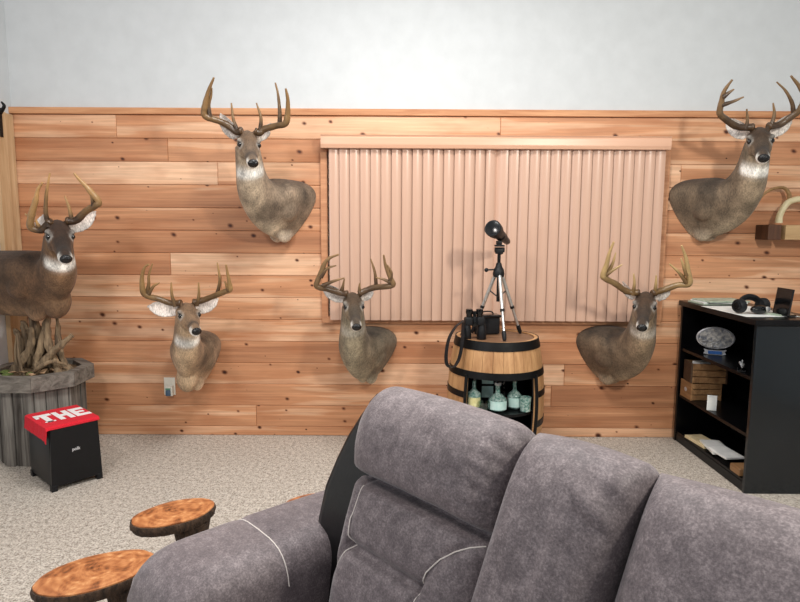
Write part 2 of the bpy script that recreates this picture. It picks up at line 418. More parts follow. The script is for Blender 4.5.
def make_deer(label, C, yaw, Hd, hyaw, hpitch, hroll, antlers, ear=(30, 30), ear_turn=0., hsc=1., sc=1.0, tone=(1, 1, 1), wall=True, group=None, dark=1.0,
              neck_up=.75, body_len=.12, W=1., Hh=1., rear=.16, rise=.0, throat=1., ear_back=.22, ear_len=(1., 1.)):
    C, Hd = Vector(C), Vector(Hd); a = radians(yaw)
    root = thing('deer_mount', label, 'deer mount', (C.x, C.y, C.z), 0, group)
    root_inv = Matrix.Translation(-C)
    bf, bs, up = Vector((sin(a), -cos(a), 0)), Vector((cos(a), sin(a), 0)), Vector((0, 0, 1))
    HM = Matrix.Translation(Hd) @ RZ(radians(hyaw)) @ RX(radians(hpitch)) @ RY(radians(hroll)) @ Matrix.Scale(sc * hsc, 4)
    R3 = HM.to_3x3().normalized()
    bm = bmesh.new(); src = []
    T_ = lambda c: dsrgb(c, tone)
    base, back, front, white = T_((134, 118, 101)), T_((78, 65, 54)), T_((186, 170, 148)), S(236, 232, 224)[:3]
    # spine
    Cs = C + bf * body_len + up * rise; N = HM @ Vector((0, .03, -.02))
    nd = ((Hd - Cs).normalized() * (1 - neck_up) + up * neck_up).normalized()
    c1, c2 = Cs + bf * .20 * sc, N - nd * .20 * sc
    P = []
    for i in range(5): P.append((C - bf * rear).lerp(Cs, i / 5))
    nb = 26
    for i in range(nb + 1):
        t = i / nb; P.append(Cs * (1 - t) ** 3 + c1 * 3 * t * (1 - t) ** 2 + c2 * 3 * t * t * (1 - t) + N * t ** 3)
    n = len(P); prev = None
    K = [(0, .155, .19, .23), (.13, .172, .195, .232), (.24, .170, .19, .20), (.36, .152, .165, .172), (.48, .128, .140, .15), (.6, .110, .122, .135), (.75, .094, .108, .125), (.9, .083, .095, .105), (1, .076, .08, .085)]
    seg = 36; hx = R3 @ Vector((1, 0, 0))
    def loft(rings):
        R = [[bm.verts.new(p) for p in r] for r in rings]; m_ = len(R[0])
        for x, y in zip(R, R[1:]):
            for i in range(m_): bm.faces.new((x[i], x[(i + 1) % m_], y[(i + 1) % m_], y[i]))
        bm.faces.new(R[0][::-1]); bm.faces.new(R[-1])
    rings = []
    for i, p in enumerate(P):
        t = i / (n - 1); T = (P[min(i + 1, n - 1)] - P[max(i - 1, 0)]).normalized()
        sd = bs.lerp(hx, SS(.3, 1, t)); sd = (sd - T * sd.dot(T)).normalized(); D = T.cross(sd)
        w, hd, hv = key(K, t); w *= sc * lerp(W, 1, SS(.3, .7, t)); hd *= sc * lerp(Hh, 1, SS(.3, .7, t)); hv *= sc * lerp(Hh, 1, SS(.3, .7, t))
        egg = .55 * (1 - SS(.3, .7, t)); r = []
        for k in range(seg):
            th = 2 * pi * k / seg; s_, c_ = sin(th), cos(th)
            q = p + sd * (w * c_ * (1 + egg * s_)) + D * ((hd if s_ > 0 else hv) * s_)
            r.append(q)
            col = base
            col = mixc(col, back, SS(.35, .95, s_) * .85)
            col = mixc(col, front, SS(.2, .95, -s_) * .8)
            col = mixc(col, mixc(back, (.01, .008, .006), .45), min(1, .85 * dark * exp(-((t - .36) / .05) ** 2) * SS(-.2, .3, s_) * SS(-.15, .35, noise.noise(Vector((q.x * 22, q.y * 22, q.z * 9))))))
            col = mixc(col, mixc(back, (.01, .008, .006), .3), .6 * SS(.1, .5, noise.noise(Vector((q.x * 7, q.y * 7, q.z * 5)))) * (1 - SS(.4, .6, t)))
            col = mixc(col, white, throat * SS(.735, .77, t) * (1 - SS(.81, .86, t)) * SS(.2, .55, -s_))
            col = mixc(col, T_((205, 192, 170)), SS(.55, .95, -s_) * (1 - SS(.22, .42, t)) * .8)
            nz = 1 + .42 * noise.noise(q * 9) + .40 * noise.noise(Vector((q.x * 34, q.y * 34, q.z * 14)))
            src.append((q, tuple(x * nz for x in col)))
        rings.append(r)
    loft(rings)
    def ell(M4, r, cf, u=18, v=12):
        o = bmesh.ops.create_uvsphere(bm, u_segments=u, v_segments=v, radius=1.)
        MM = M4 @ Matrix.Diagonal((r[0], r[1], r[2], 1))
        for vv in o['verts']:
            l = vv.co.copy(); vv.co = MM @ vv.co; c = cf(l)
            if c: src.append((vv.co.copy(), c))
    BMx = Matrix.Translation(Cs) @ RZ(a)
    # shoulders, upper forelegs and brisket
    for sx in (-1, 1):
        ell(BMx @ Matrix.Translation((sx * .112 * sc * W, .0, .02 * sc)) @ RX(.25), (.07 * sc, .10 * sc, .13 * sc), lambda l: None)
        ell(BMx @ Matrix.Translation((sx * .036 * sc * W, (.05 if wall and abs(yaw) > 15 else -.03) * sc, -.175 * sc * Hh)) @ RX(.35), (.044 * sc, .075 * sc, .08 * sc), lambda l: mixc(base, T_((214, 202, 184)), SS(.2, -.6, l.z) if False else min(1., max(0., (.15 - l.z) * 1.1))))
    if not wall or abs(yaw) < 15: ell(BMx @ Matrix.Translation((0, -.15 * sc, -.13 * sc * Hh)) @ RX(.3), (.075 * sc, .085 * sc, .11 * sc), lambda l: mixc(base, front, .6))
    # head
    rings = []; nr = 46
    cheek, fore, bridge = T_((160, 143, 122)), T_((80, 60, 43)), T_((70, 56, 46))
    for i in range(nr + 1):
        f = lerp(-.095, .25, i / nr); uc, w, h = key(HEAD, f); r = []
        for k in range(32):
            th = 2 * pi * k / 32; s_, c_ = sin(th), cos(th)
            x = w * c_ * (1 - .18 * SS(.2, 1, abs(s_)) * (1 if s_ > 0 else .6)); z = uc + h * s_
            if s_ > .3 and .06 < f < .2: z -= .006 * sin(pi * (f - .06) / .14)
            l = Vector((x, -f, z)); q = HM @ l; r.append(q)
            col = mixc(T_((136, 116, 95)), cheek, SS(.1, .6, -s_))
            col = mixc(col, fore, min(1, SS(.2, .7, s_) * (1 - SS(.07, .12, f)) * dark))
            col = mixc(col, bridge, min(1, SS(.1, .6, s_) * SS(.06, .11, f) * .85 * dark))
            col = mixc(col, mixc(bridge, (.02, .018, .016), .5), .8 * exp(-((f - .175) / .022) ** 2) * SS(-.3, .4, s_))
            col = mixc(col, white, .9 * SS(.195, .21, f) * (1 - SS(.2, .8, s_)))
            col = mixc(col, white, .9 * SS(.12, .16, f) * SS(.5, .75, -s_))
            col = mixc(col, white, .9 * throat * SS(.75, .9, -s_) * (1 - SS(.0, .05, f)) * SS(-.06, -.03, f))
            de = (Vector((abs(x), f, z)) - Vector((.058, .06, .014))).length
            col = mixc(col, white, .4 * (1 - SS(.024, .034, de)))
            col = mixc(col, (.015, .012, .01), 1 - SS(.017, .023, de))
            nz = 1 + .15 * noise.noise(q * 22)
            src.append((q, tuple(y * nz for y in col)))
        rings.append(r)
    loft(rings)
    for sx in (-1, 1):   # brow ridge, cheek
        ell(HM @ Matrix.Translation((sx * .05, -.045, .034)), (.02, .03, .014), lambda l: None)
        ell(HM @ Matrix.Translation((sx * .038, -.055, -.03)), (.022, .055, .032), lambda l: None)
        # pedicle under each antler
        ell(HM @ Matrix.Translation((sx * .038, .004, .066)), (.016, .016, .018), lambda l: T_((84, 66, 50)))
        # ears: cupped leaf shapes growing out of the skull
        el = radians(ear[0] if sx < 0 else ear[1])
        ax = Vector((sx * cos(el), .22 if sx > 0 else ear_back, sin(el))).normalized()
        fr = Vector((sx * sin(ear_turn), -cos(ear_turn), 0)); fr = (fr - ax * fr.dot(ax)).normalized(); wd = ax.cross(fr)
        b0 = Vector((sx * .050, .052, .024)); eL = ear_len[0 if sx < 0 else 1]; L = .178 * eL; rr = []
        for j in range(17):
            s = j / 16; cw = (.020 + .0) * (1 - s) + .042 * (sin(pi * min(1, s * .92 + .05)) ** .75) * (1 - SS(.8, 1, s) * .45)
            cw = max(cw * (.4 + .6 * eL), .006); cup = .026 * (1 - .6 * s); th_ = .0075 + .006 * (1 - s); cen = b0 + ax * (L * s) + fr * (.012 * sin(pi * s))
            ring = []; mm = 12
            for side in (0, 1):
                for k in range(mm):
                    u = -1 + 2 * k / (mm - 1)
                    if side: u = -u
                    dep = cup * u * u - (th_ if side else 0) * (1 - .35 * abs(u)) - (0 if side else -.0)
                    q = HM @ (cen + wd * (u * cw) + fr * dep); ring.append(q)
                    rim = SS(.78, .98, abs(u))
                    colr = mixc(mixc(S(240, 234, 228)[:3], S(206, 184, 172)[:3], .5 * (1 - abs(u))), T_((82, 68, 56)), max(rim * .6, SS(.9, 1., s) * .7)) if not side else T_((112, 96, 80))
                    src.append((q, colr))
            rr.append(ring)
        loft(rr)
    cut = (Vector((0, WALL_Y - .003, 0)), Vector((0, 1, 0))) if wall else None
    body = finish_fur(bm, src, 'body', root, cut=cut)
    body.matrix_parent_inverse = root_inv
    for sx in (-1, 1):
        e = MB().ell(HM @ Vector((sx * .0545, -.063, .014)), (.0155 * sc,) * 3, u=16, v=10).build('eye', M['eye'], root); e.matrix_parent_inverse = root_inv
    nm = Matrix.Translation(HM @ Vector((0, -.247, -.033))) @ R3.to_4x4()
    nb_ = MB().ell((0, 0, 0), (.033 * sc, .016 * sc, .026 * sc)).ell((.014 * sc, -.004 * sc, .004 * sc), (.013 * sc, .013 * sc, .014 * sc)).ell((-.014 * sc, -.004 * sc, .004 * sc), (.013 * sc, .013 * sc, .014 * sc))
    bmesh.ops.transform(nb_.bm, matrix=nm, verts=nb_.bm.verts)
    nb_.build('nose', M['nose'], root).matrix_parent_inverse = root_inv
    # antlers
    zx0, zy0, zs = antlers['frame']
    for sx, side in ((-1, 'left'), (1, 'right')):
        beam, tines = antlers[side][0], antlers[side][1:]
        ped = HM @ Vector((sx * .038, .004, .078))
        def pt(z, fwd): return at(zx0 + z[0] / zs, zy0 + z[1] / zs, ped.y - fwd)
        L = 0; ds = [0]
        for p, q in zip(beam, beam[1:]): L += sqrt((p[0] - q[0]) ** 2 + (p[1] - q[1]) ** 2); ds.append(L)
        fw = [-.022 * sin(pi * min(1, d / L / .45)) + antlers.get('curl', .16) * (d / L) ** 1.5 for d in ds]
        bp = [ped] + [pt(z, f) for z, f in zip(beam[1:], fw[1:])]
        rb = [lerp(.022, .0175, d / L) if d / L < .6 else lerp(.0193, .006, (d / L - .6) / .4) for d in ds]
        pieces = [(bp, rb)]
        for tn in tines:
            i = min(range(len(beam)), key=lambda j: (beam[j][0] - tn[0][0]) ** 2 + (beam[j][1] - tn[0][1]) ** 2)
            f0 = fw[i]; m_ = len(tn)
            pieces.append(([pt(z, f0 + .015 * j) for j, z in enumerate(tn)], [lerp(.0155, .0045, j / (m_ - 1)) for j in range(m_)]))
        mb = MB(); cols = []
        for (pp, rd) in pieces:
            pp, rd = catmull([Vector(p) for p in pp], rd, 6)
            rd = [r * (1 + .14 * noise.noise(p * 38)) * sc for p, r in zip(pp, rd)]
            c0 = len(mb.bm.verts); mb.tube(pp, rd, 10)
            for i in range(len(pp)):
                t = i / (len(pp) - 1)
                dk = S(*antlers.get('dark', (92, 66, 42)))[:3]; lt = S(*antlers.get('light', (196, 164, 116)))[:3]
                tt = SS(.05, .9, t) if pp is not pieces[0][0] else t
                cols += [mixc(dk, lt, min(1, max(0, tt * .9 + .25 * noise.noise(pp[i] * 20))))] * 10
        if len(pieces):   # burr at the base
            b = MB(); d = (bp[1] - bp[0]).normalized()
            mb.tube([bp[0] - d * .004, bp[0] + d * .006, bp[0] + d * .014], [.022 * sc, .0265 * sc, .021 * sc], 10); cols += [S(80, 58, 38)[:3]] * 30; b.bm.free()
        o = mb.build('antler', M['antler'], root, angle=80); o.matrix_parent_inverse = root_inv
        ca = o.data.color_attributes.new('Col', 'FLOAT_COLOR', 'POINT')
        ca.data.foreach_set('color', np.array([tuple(c) + (1.,) for c in cols], dtype=np.float32).ravel())
    return root

A2 = dict(frame=(190, 70, 3.343), curl=.14, left=[[(168, 222), (155, 207), (130, 187), (95, 170), (62, 160), (47, 148), (50, 120), (60, 75), (80, 25)], [(66, 158), (62, 120), (70, 85), (73, 60)], [(160, 210), (145, 165), (138, 110)]],
          right=[[(222, 222), (232, 210), (248, 198), (290, 186), (318, 180), (326, 150), (327, 100), (320, 62)], [(300, 184), (300, 140), (294, 80), (285, 42)], [(234, 205), (237, 160), (222, 110)]], dark=(62, 45, 30), light=(138, 106, 68))
A3 = dict(frame=(130, 250, 4.01), curl=.16, left=[[(190, 238), (160, 212), (110, 195), (70, 185), (52, 165), (48, 110), (58, 72), (75, 57)], [(66, 178), (75, 140), (76, 100), (90, 55)], [(72, 180), (95, 145), (118, 132)], [(182, 226), (168, 180), (165, 130)]],
          right=[[(258, 232), (290, 202), (330, 187), (385, 165), (402, 158), (398, 130), (385, 60)], [(350, 178), (360, 120), (350, 50)], [(395, 165), (388, 145), (380, 125)], [(268, 222), (276, 180), (275, 130)]], dark=(84, 62, 40), light=(164, 130, 84))
A4 = dict(frame=(300, 240, 4.01), curl=.15, left=[[(188, 240), (160, 212), (110, 197), (78, 190), (66, 178), (85, 130), (100, 92), (120, 72), (155, 58)], [(84, 150), (108, 115), (145, 102)], [(92, 182), (135, 165), (178, 152)], [(166, 208), (172, 185), (178, 155)]],
          right=[[(240, 232), (265, 202), (300, 190), (350, 186), (373, 178), (362, 150), (345, 110), (335, 60)], [(306, 190), (300, 130), (283, 75)], [(362, 160), (366, 130), (350, 100)], [(374, 178), (340, 160), (305, 150)], [(240, 222), (238, 195), (240, 172)]], dark=(76, 56, 40), light=(146, 116, 80))
A5 = dict(frame=(570, 230, 3.538), curl=.16, left=[[(232, 240), (200, 217), (160, 190), (122, 170), (118, 155), (130, 120), (140, 80), (155, 42)], [(126, 160), (155, 140), (185, 122)], [(136, 148), (152, 115), (162, 80)], [(222, 230), (228, 190), (225, 155)]],
          right=[[(296, 240), (330, 212), (380, 195), (422, 190), (418, 150), (410, 100), (395, 55)], [(412, 186), (385, 150), (352, 120)], [(412, 160), (402, 130), (393, 100)], [(300, 228), (304, 190), (305, 160)]], dark=(108, 82, 50), light=(196, 166, 116))
A6 = dict(frame=(660, 70, 3.343), curl=.15, left=[[(298, 210), (260, 190), (220, 165), (200, 145), (205, 110), (215, 70), (242, 32)], [(205, 118), (245, 105), (280, 90)], [(212, 90), (230, 76), (248, 64)], [(286, 198), (292, 170), (290, 130)]],
          right=[[(368, 208), (400, 182), (440, 155), (470, 130), (482, 90), (468, 58), (438, 20)], [(446, 152), (442, 112), (420, 70), (390, 40)], [(476, 110), (492, 90), (505, 60)], [(368, 195), (382, 150), (378, 110)]], dark=(66, 49, 35), light=(134, 106, 74))
A1 = dict(frame=(0, 160, 5.017), curl=.12, left=[[(268, 340), (215, 348), (172, 347), (152, 330), (160, 270), (180, 200), (190, 150), (213, 113)], [(158, 310), (145, 285), (125, 270)], [(245, 335), (230, 265), (232, 180), (240, 120), (250, 65)], [(205, 345), (190, 325), (180, 300)]],
          right=[[(348, 345), (380, 305), (430, 258), (480, 228), (494, 208), (460, 165), (430, 130), (400, 100), (370, 65)], [(470, 230), (462, 190), (445, 150)], [(362, 320), (350, 250), (325, 180)]], dark=(60, 43, 30), light=(190, 148, 96))

W_ = WALL_Y
make_deer('mounted whitetail deer with tall upright antlers and white throat left of the window valance', at(287, 207, W_), -34, at(248, 144, 3.98), 21, 25, 0, A2, (50, 44), .7, 1.06, 1.02, (1.0, .98, .96), ear_len=(.95, .75), dark=.8)
make_deer('pale brown mounted whitetail deer with wide ears above the wall outlet', at(201, 354, W_), -4, at(187.5, 315, 3.98), 31, 8, 0, A3, (8, 16), .1, 1.14, .95, (1.08, 1.02, .95), dark=.6, W=.88)
make_deer('grey mounted whitetail deer overlapping the lower left corner of the window blinds', at(372, 350, W_), -26, at(353, 305, 4.0), 10, 18, 0, A4, (30, 40), .35, 1.1, .95, (.88, .89, .86), dark=1., throat=.25, ear_len=(1., .7))
make_deer('mounted whitetail deer with golden antlers overlapping the lower right corner of the window blinds', at(603, 350, W_), 34, at(645, 305, 3.98), -25, 18, 0, A5, (46, 46), .9, 1.12, .98, (.80, .75, .69), throat=.35, dark=1.15, ear_len=(.75, .72))
make_deer('dark antlered mounted whitetail deer high above the black bookcase', at(698, 206, W_), 36, at(759, 141, 3.98), -23, 21, 0, A6, (38, 42), .5, 1.12, 1.02, (.80, .77, .73), ear_len=(.9, .85))
make_deer('dark brown half body deer mount standing on the weathered wooden pedestal', (-2.50, 4.02, 1.22), 78, (-2.14, 3.78, 1.53), 36, 20, 0, A1, (66, 30), .3, 1.14, 1.05, (.66, .55, .45), wall=False, ear_len=(.5, .95), ear_back=2.2, body_len=.06, rear=.24, dark=1.15)

# ------------------------------------------------------------------ pedestal with driftwood
pd = thing('display_pedestal', 'weathered grey barnwood octagonal pedestal topped with leaf litter, in the left corner', 'pedestal', (-2.50, 4.08, 0), radians(-23))
def octagon(r, off=0): return [(r * cos(2 * pi * k / 8 + off), r * sin(2 * pi * k / 8 + off)) for k in range(8)]
Ro, Ri, Rb = .338, .262, .268
m = MB()
for k in range(8):                      # stave boards of the barrel-like body
    a0 = 2 * pi * k / 8; a1 = 2 * pi * (k + 1) / 8
    p, q = Vector((Rb * cos(a0), Rb * sin(a0), 0)), Vector((Rb * cos(a1), Rb * sin(a1), 0))
    d = (q - p); L = d.length; d.normalize(); ang = math.atan2(d.y, d.x); nb = 3
    for j in range(nb):
        c = p + d * (L * (j + .5) / nb); rr = random.Random(k * 9 + j)
        nrm = Vector((c.x, c.y, 0)).normalized() * rr.uniform(-.004, .004)
        m.box((c.x + nrm.x, c.y + nrm.y, .265), (L / nb - .004, .022, .53), ang, .003, 1)
m.build('body', M['weathered'], pd, smooth=False)
MB().ring_loft([[Vector((x, y, z)) for x, y in octagon(Rb - .02)] for z in (.005, .54)]).build('core', M['gap'], pd, smooth=False)
m = MB(); O, I = octagon(Ro), octagon(Ri)
for k in range(8):                      # eight mitred rim boards
    j = (k + 1) % 8; g = .004
    def pp(P, Q, t): return (lerp(P[0], Q[0], t), lerp(P[1], Q[1], t))
    a, b, c, d = pp(O[k], O[j], g), pp(O[k], O[j], 1 - g), pp(I[k], I[j], 1 - g), pp(I[k], I[j], g)
    m.ring_loft([[Vector((x, y, z)) for x, y in (a, b, c, d)] for z in (.515, .612)])
m.build('rim', M['weathered_dark'], pd, smooth=False)
m = MB(); g = 26; bm = m.bm
rings = [[Vector((r * cos(2 * pi * k / 32), r * sin(2 * pi * k / 32), .575 + .045 * (1 - (r / .27) ** 2) + .012 * noise.noise(Vector((r * cos(2 * pi * k / 32) * 22, r * sin(2 * pi * k / 32) * 22, 1))))) for k in range(32)] for r in (.272, .24, .2, .16, .12, .08, .04, .01)]
m.ring_loft(rings, cap=True); m.build('soil', M['soil'], pd)
rr = random.Random(3)
for i in range(9):
    a = rr.uniform(0, 6.28); r = rr.uniform(.08, .22)
    MB().ell((r * cos(a), r * sin(a), .6), (rr.uniform(.02, .045), rr.uniform(.02, .04), .014), RZ(a), 10, 6).build('moss', M['moss'], pd)

st = thing('driftwood_stump', 'gnarled driftwood stump with roots and a leaning branch under the dark deer', 'driftwood', (-2.47, 4.02, .6))
m = MB(); rr = random.Random(12)
for i in range(13):
    a = rr.uniform(0, 6.28); r0 = rr.uniform(.05, .16); r1 = rr.uniform(.02, .09); x = rr.uniform(-.05, .05)
    pts = [(x + r0 * 1.25 * cos(a), r0 * sin(a), -.01), (x + r0 * .8 * cos(a + .3), r0 * .8 * sin(a + .3), .07), (x + r1 * cos(a + .6), r1 * sin(a + .6), .2), (x + r1 * 1.3 * cos(a + .9), r1 * 1.2 * sin(a + .9), .33 + rr.uniform(-.04, .06))]
    m.tube(pts, [.03, .022, .024, .014], 8, 5)
for v in m.bm.verts: v.co += Vector((noise.noise(v.co * 30), noise.noise(v.co * 30 + Vector((5, 0, 0))), noise.noise(v.co * 22))) * .012
m.build('trunk', M['drift'], st)
m = MB()
m.tube([(.06, -.06, .06), (.12, -.05, .13), (.19, -.05, .19), (.27, -.04, .26)], [.03, .026, .024, .016], 9, 5)
for v in m.bm.verts: v.co += Vector((noise.noise(v.co * 40), noise.noise(v.co * 40 + Vector((5, 0, 0))), noise.noise(v.co * 30))) * .01
m.build('branch', M['drift'], st)
m = MB()
m.tube([(.03, -.1, .02), (.09, -.13, .06), (.15, -.1, .09), (.2, -.02, .05)], [.012, .016, .013, .008], 8, 5)
m.tube([(-.06, -.1, .0), (-.075, -.12, .14), (-.06, -.11, .28)], [.009, .008, .007], 8, 5)
m.tube([(-.03, -.12, .0), (-.045, -.13, .12), (-.05, -.12, .27)], [.008, .008, .006], 8, 5)
m.build('root', M['drift'], st)
rr = random.Random(8)
for i in range(7):
    a = -1.9 + i * .33; r = rr.uniform(.17, .25)
    mb = MB(); L = .035; n = 6
    pts = [(-L, 0), (-.4 * L, .5 * L), (.1 * L, .45 * L), (.5 * L, .3 * L), (1.2 * L, 0), (.5 * L, -.3 * L), (.1 * L, -.45 * L), (-.4 * L, -.5 * L)]
    mb.ring_loft([[Vector((x, y, .004 * sin(x * 120) + z)) for x, y in pts] for z in (0, .002)])
    o = mb.build('dry_leaf', M['leaf'], None, smooth=False)
    o.location = (-2.5 + r * cos(a), 4.08 + r * sin(a), .622 - (r - .17) * .15); o.rotation_euler = (rr.uniform(-.3, .3), rr.uniform(-.3, .3), rr.uniform(0, 6))
    tag(o, 'small curled dry brown leaf lying on the litter of the weathered pedestal', 'leaf', 'dry leaves on the pedestal')

# ------------------------------------------------------------------ subwoofer and red towel
subA = Vector((-2.083, 3.44, 0)); sdir = math.atan2(3.646 - 3.44, -1.898 + 2.083)
sb = thing('subwoofer', 'black box subwoofer under the red towel in front of the weathered pedestal', 'speaker', subA, sdir)
sw_, sd_, sh_ = .285, .37, .395        # local x along the front, local y to the back
MB().box((sw_ / 2, sd_ / 2, sh_ / 2 + .014), (sw_, sd_, sh_ - .028), bev=.006).build('cabinet', M['black_satin'], sb, smooth=True)
m = MB()
m.ring_loft([[Vector((x, y, z)) for x, z in ((-.004, .03), (sw_ + .004, .03), (sw_ - .008, sh_ - .004), (.008, sh_ - .004))] for y in (-.014, .004)])
m.build('front_grille', M['black_satin'], sb, smooth=False)
for x in (.012, sw_ - .012):
    for y in (.004, sd_ - .02): MB().box((x, y, .02), (.034, .04, .04), bev=.004).build('foot', M['rubber'], sb, smooth=False)
def text_mesh(name, body, size, mat, parent, M4, ext=.0008, bold=0.):
    cu = bpy.data.curves.new(name, 'FONT'); cu.body = body; cu.size = size; cu.align_x = 'CENTER'; cu.align_y = 'CENTER'; cu.extrude = ext; cu.offset = bold
    t = bpy.data.objects.new(name, cu); COL.objects.link(t); dg = bpy.context.evaluated_depsgraph_get(); dg.update()
    me = bpy.data.meshes.new_from_object(t.evaluated_get(dg)); bpy.data.objects.remove(t)
    me.transform(M4); me.materials.clear(); me.materials.append(mat)
    o = bpy.data.objects.new(name, me); COL.objects.link(o); o.parent = parent; return o
text_mesh('logo', 'polk', .026, M['silverlogo'], sb, Matrix.Translation((sw_ * .5, -.0155, .235)) @ RX(pi / 2), bold=.0008)
tw = thing('towel', 'red towel with white block letters draped over the black subwoofer', 'towel', subA + Vector((0, 0, sh_)), sdir)
m = MB(); NX, NY = 44, 60
def towel_pt(u, v, off):
    # v runs from the back over the top; left overhang hangs down the side
    ov = .085
    s = u * (sw_ + .004 + ov) - ov; y = -.018 + v * (sd_ + .004)
    wob = .004 * sin(v * 17) + .003 * noise.noise(Vector((u * 7, v * 7, 3)))
    if s < -.006: x, z = -.010 - off - .010 * (-s / ov) - abs(wob) * .6, s + .012
    else: x, z = s, .004 + off + abs(wob) * .25
    if y < -.006: z -= .016
    return Vector((x, y - (off if y < -.01 else 0), z))
top = [[towel_pt(i / NX, j / NY, .004) for j in range(NY + 1)] for i in range(NX + 1)]
bot = [[towel_pt(i / NX, j / NY, .0) for j in range(NY + 1)] for i in range(NX + 1)]
vt = [[m.bm.verts.new(p) for p in r] for r in top]; vb = [[m.bm.verts.new(p) for p in r] for r in bot]
for i in range(NX):
    for j in range(NY):
        m.bm.faces.new((vt[i][j], vt[i + 1][j], vt[i + 1][j + 1], vt[i][j + 1])); m.bm.faces.new((vb[i][j], vb[i][j + 1], vb[i + 1][j + 1], vb[i + 1][j]))
for i in range(NX):
    for j in (0, NY): m.bm.faces.new((vt[i][j], vt[i + 1][j], vb[i + 1][j], vb[i][j]))
for j in range(NY):
    for i in (0, NX): m.bm.faces.new((vt[i][j], vt[i][j + 1], vb[i][j + 1], vb[i][j]))
m.build('cloth', M['red'], tw)
m = MB(); z = .0105; th = .001
def bar(x0, x1, y0, y1): m.box(((x0 + x1) / 2, (y0 + y1) / 2, z), (x1 - x0, y1 - y0, th))
y0, y1 = .085, .275; t_ = .046
bar(.0, .094, y1 - t_, y1); bar(.030, .064, y0, y1 - t_); bar(.018, .076, y0, y0 + .02); bar(-.002, .018, y1 - .08, y1 - .04)
bar(.102, .132, y0, y1); bar(.158, .188, y0, y1); bar(.132, .158, (y0 + y1) / 2 - .022, (y0 + y1) / 2 + .022)
bar(.198, .228, y0, y1); bar(.228, .284, y1 - t_, y1); bar(.228, .268, (y0 + y1) / 2 - .018, (y0 + y1) / 2 + .018); bar(.228, .284, y0, y0 + t_)
m.build('lettering', M['white'], tw, smooth=False)

# ------------------------------------------------------------------ outlet with air freshener
p = at(170, 386, WALL_Y)
ou = thing('wall_outlet', 'ivory wall outlet plate low on the plank wall under the pale brown deer', 'outlet', (p.x, WALL_Y - .001, p.z))
MB().box((0, -.003, 0), (.085, .006, .135), bev=.0025).build('cover_plate', M['plate'], ou, smooth=False)
for z in (.028, -.028):
    m = MB().box((0, -.0075, z), (.034, .003, .036), bev=.0012); m.build('socket', M['plate'], ou, smooth=False)
af = thing('plug_in_freshener', 'grey blue and white plug-in air freshener in the wall outlet', 'air freshener', (p.x, WALL_Y - .011, p.z - .03))
MB().box((.002, -.010, 0), (.056, .02, .085), bev=.007, seg=3).build('housing', M['plate'], af)
MB().box((-.004, -.022, -.016), (.038, .008, .046), bev=.006).build('front_window', M['freshener'], af)
MB().box((-.004, -.0215, .0145), (.038, .006, .010), bev=.002).build('vent_strip', M['greenplast'], af)

# ------------------------------------------------------------------ small iron hook in the left corner, log shelf on the right
hk = thing('iron_bracket', 'small black iron bracket on the pale casing in the top left corner', 'bracket', (LX + .0355, WALL_Y - .17, 2.30))
MB().box((.004, 0, 0), (.008, .03, .2), bev=.003).build('back_plate', M['iron'], hk, smooth=False)
MB().tube([(.008, 0, .06), (.03, -.01, .085), (.045, -.015, .11), (.03, -.02, .135)], [.01, .012, .011, .006], 8, 4).build('hook', M['iron'], hk)
sh = thing('log_shelf', 'pale square beam shelf with a dark end at the right edge of the plank wall', 'shelf', (2.62, WALL_Y - .08, 1.572))
MB().box((.59, 0, 0), (.94, .155, .105), bev=.004).build('beam', M['shelflog'], sh, smooth=False)
MB().box((.043, 0, 0), (.094, .157, .107), bev=.004).build('end_block', M['shelfend'], sh, smooth=False)
ah = thing('shed_antler', 'pale curved shed antler resting on the beam shelf at the right edge', 'antler', (2.70, WALL_Y - .085, 1.622))
MB().tube([(.01, -.03, .018), (.015, -.035, .08), (.06, -.04, .16), (.15, -.04, .185), (.25, -.03, .15), (.32, -.01, .06), (.33, 0, .012)], [.026, .022, .022, .022, .021, .018, .012], 12, 6).build('main_beam', noisy('pale_antler', S(206, 188, 142), S(238, 226, 190), 18, .4, .2), ah)
MB().tube([(.07, -.03, .165), (.09, .0, .22), (.06, .03, .27), (-.03, .05, .25), (-.10, .055, .17)], [.015, .014, .012, .009, .004], 10, 6).build('antler_shadow', noisy('brown_antler_shadow', S(120, 88, 50), S(180, 144, 96), 18, .4, .2), ah)  # brown curve modelled in place of the antler's shadow on the planks

# ------------------------------------------------------------------ bookcase
BX, BY0, BY1, BH, BD = 2.09, 3.47, 4.42, 1.068, .42
bk = thing('bookcase', 'glossy black open bookcase along the right side, seen end on', 'bookcase', (BX, BY0, 0))
BW = BY1 - BY0
MB().box((BD / 2, .0125, BH / 2 - .02), (BD, .025, BH - .04), bev=.002).build('side_panel', M['cabside'], bk, smooth=False)
MB().box((BD / 2, BW - .0125, BH / 2 - .02), (BD, .025, BH - .04), bev=.002).build('side_panel', M['cabinet'], bk, smooth=False)
MB().box((BD / 2 - .004, BW / 2, BH - .02), (BD + .024, BW + .024, .036), bev=.004).build('top_panel', M['cabinet'], bk, smooth=False)
MB().box((BD - .006, BW / 2, BH / 2 - .02), (.01, BW - .05, BH - .045)).build('back_panel', M['cabinet'], bk, smooth=False)
SHZ = (.075, .365, .715)
for z in SHZ: MB().box((BD / 2 + .002, BW / 2, z - .011), (BD - .016, BW - .052, .022), bev=.002).build('shelf', M['cabinet'], bk, smooth=False)
MB().box((.016, BW / 2, .03), (.02, BW - .052, .056)).build('plinth', M['cabinet'], bk, smooth=False)

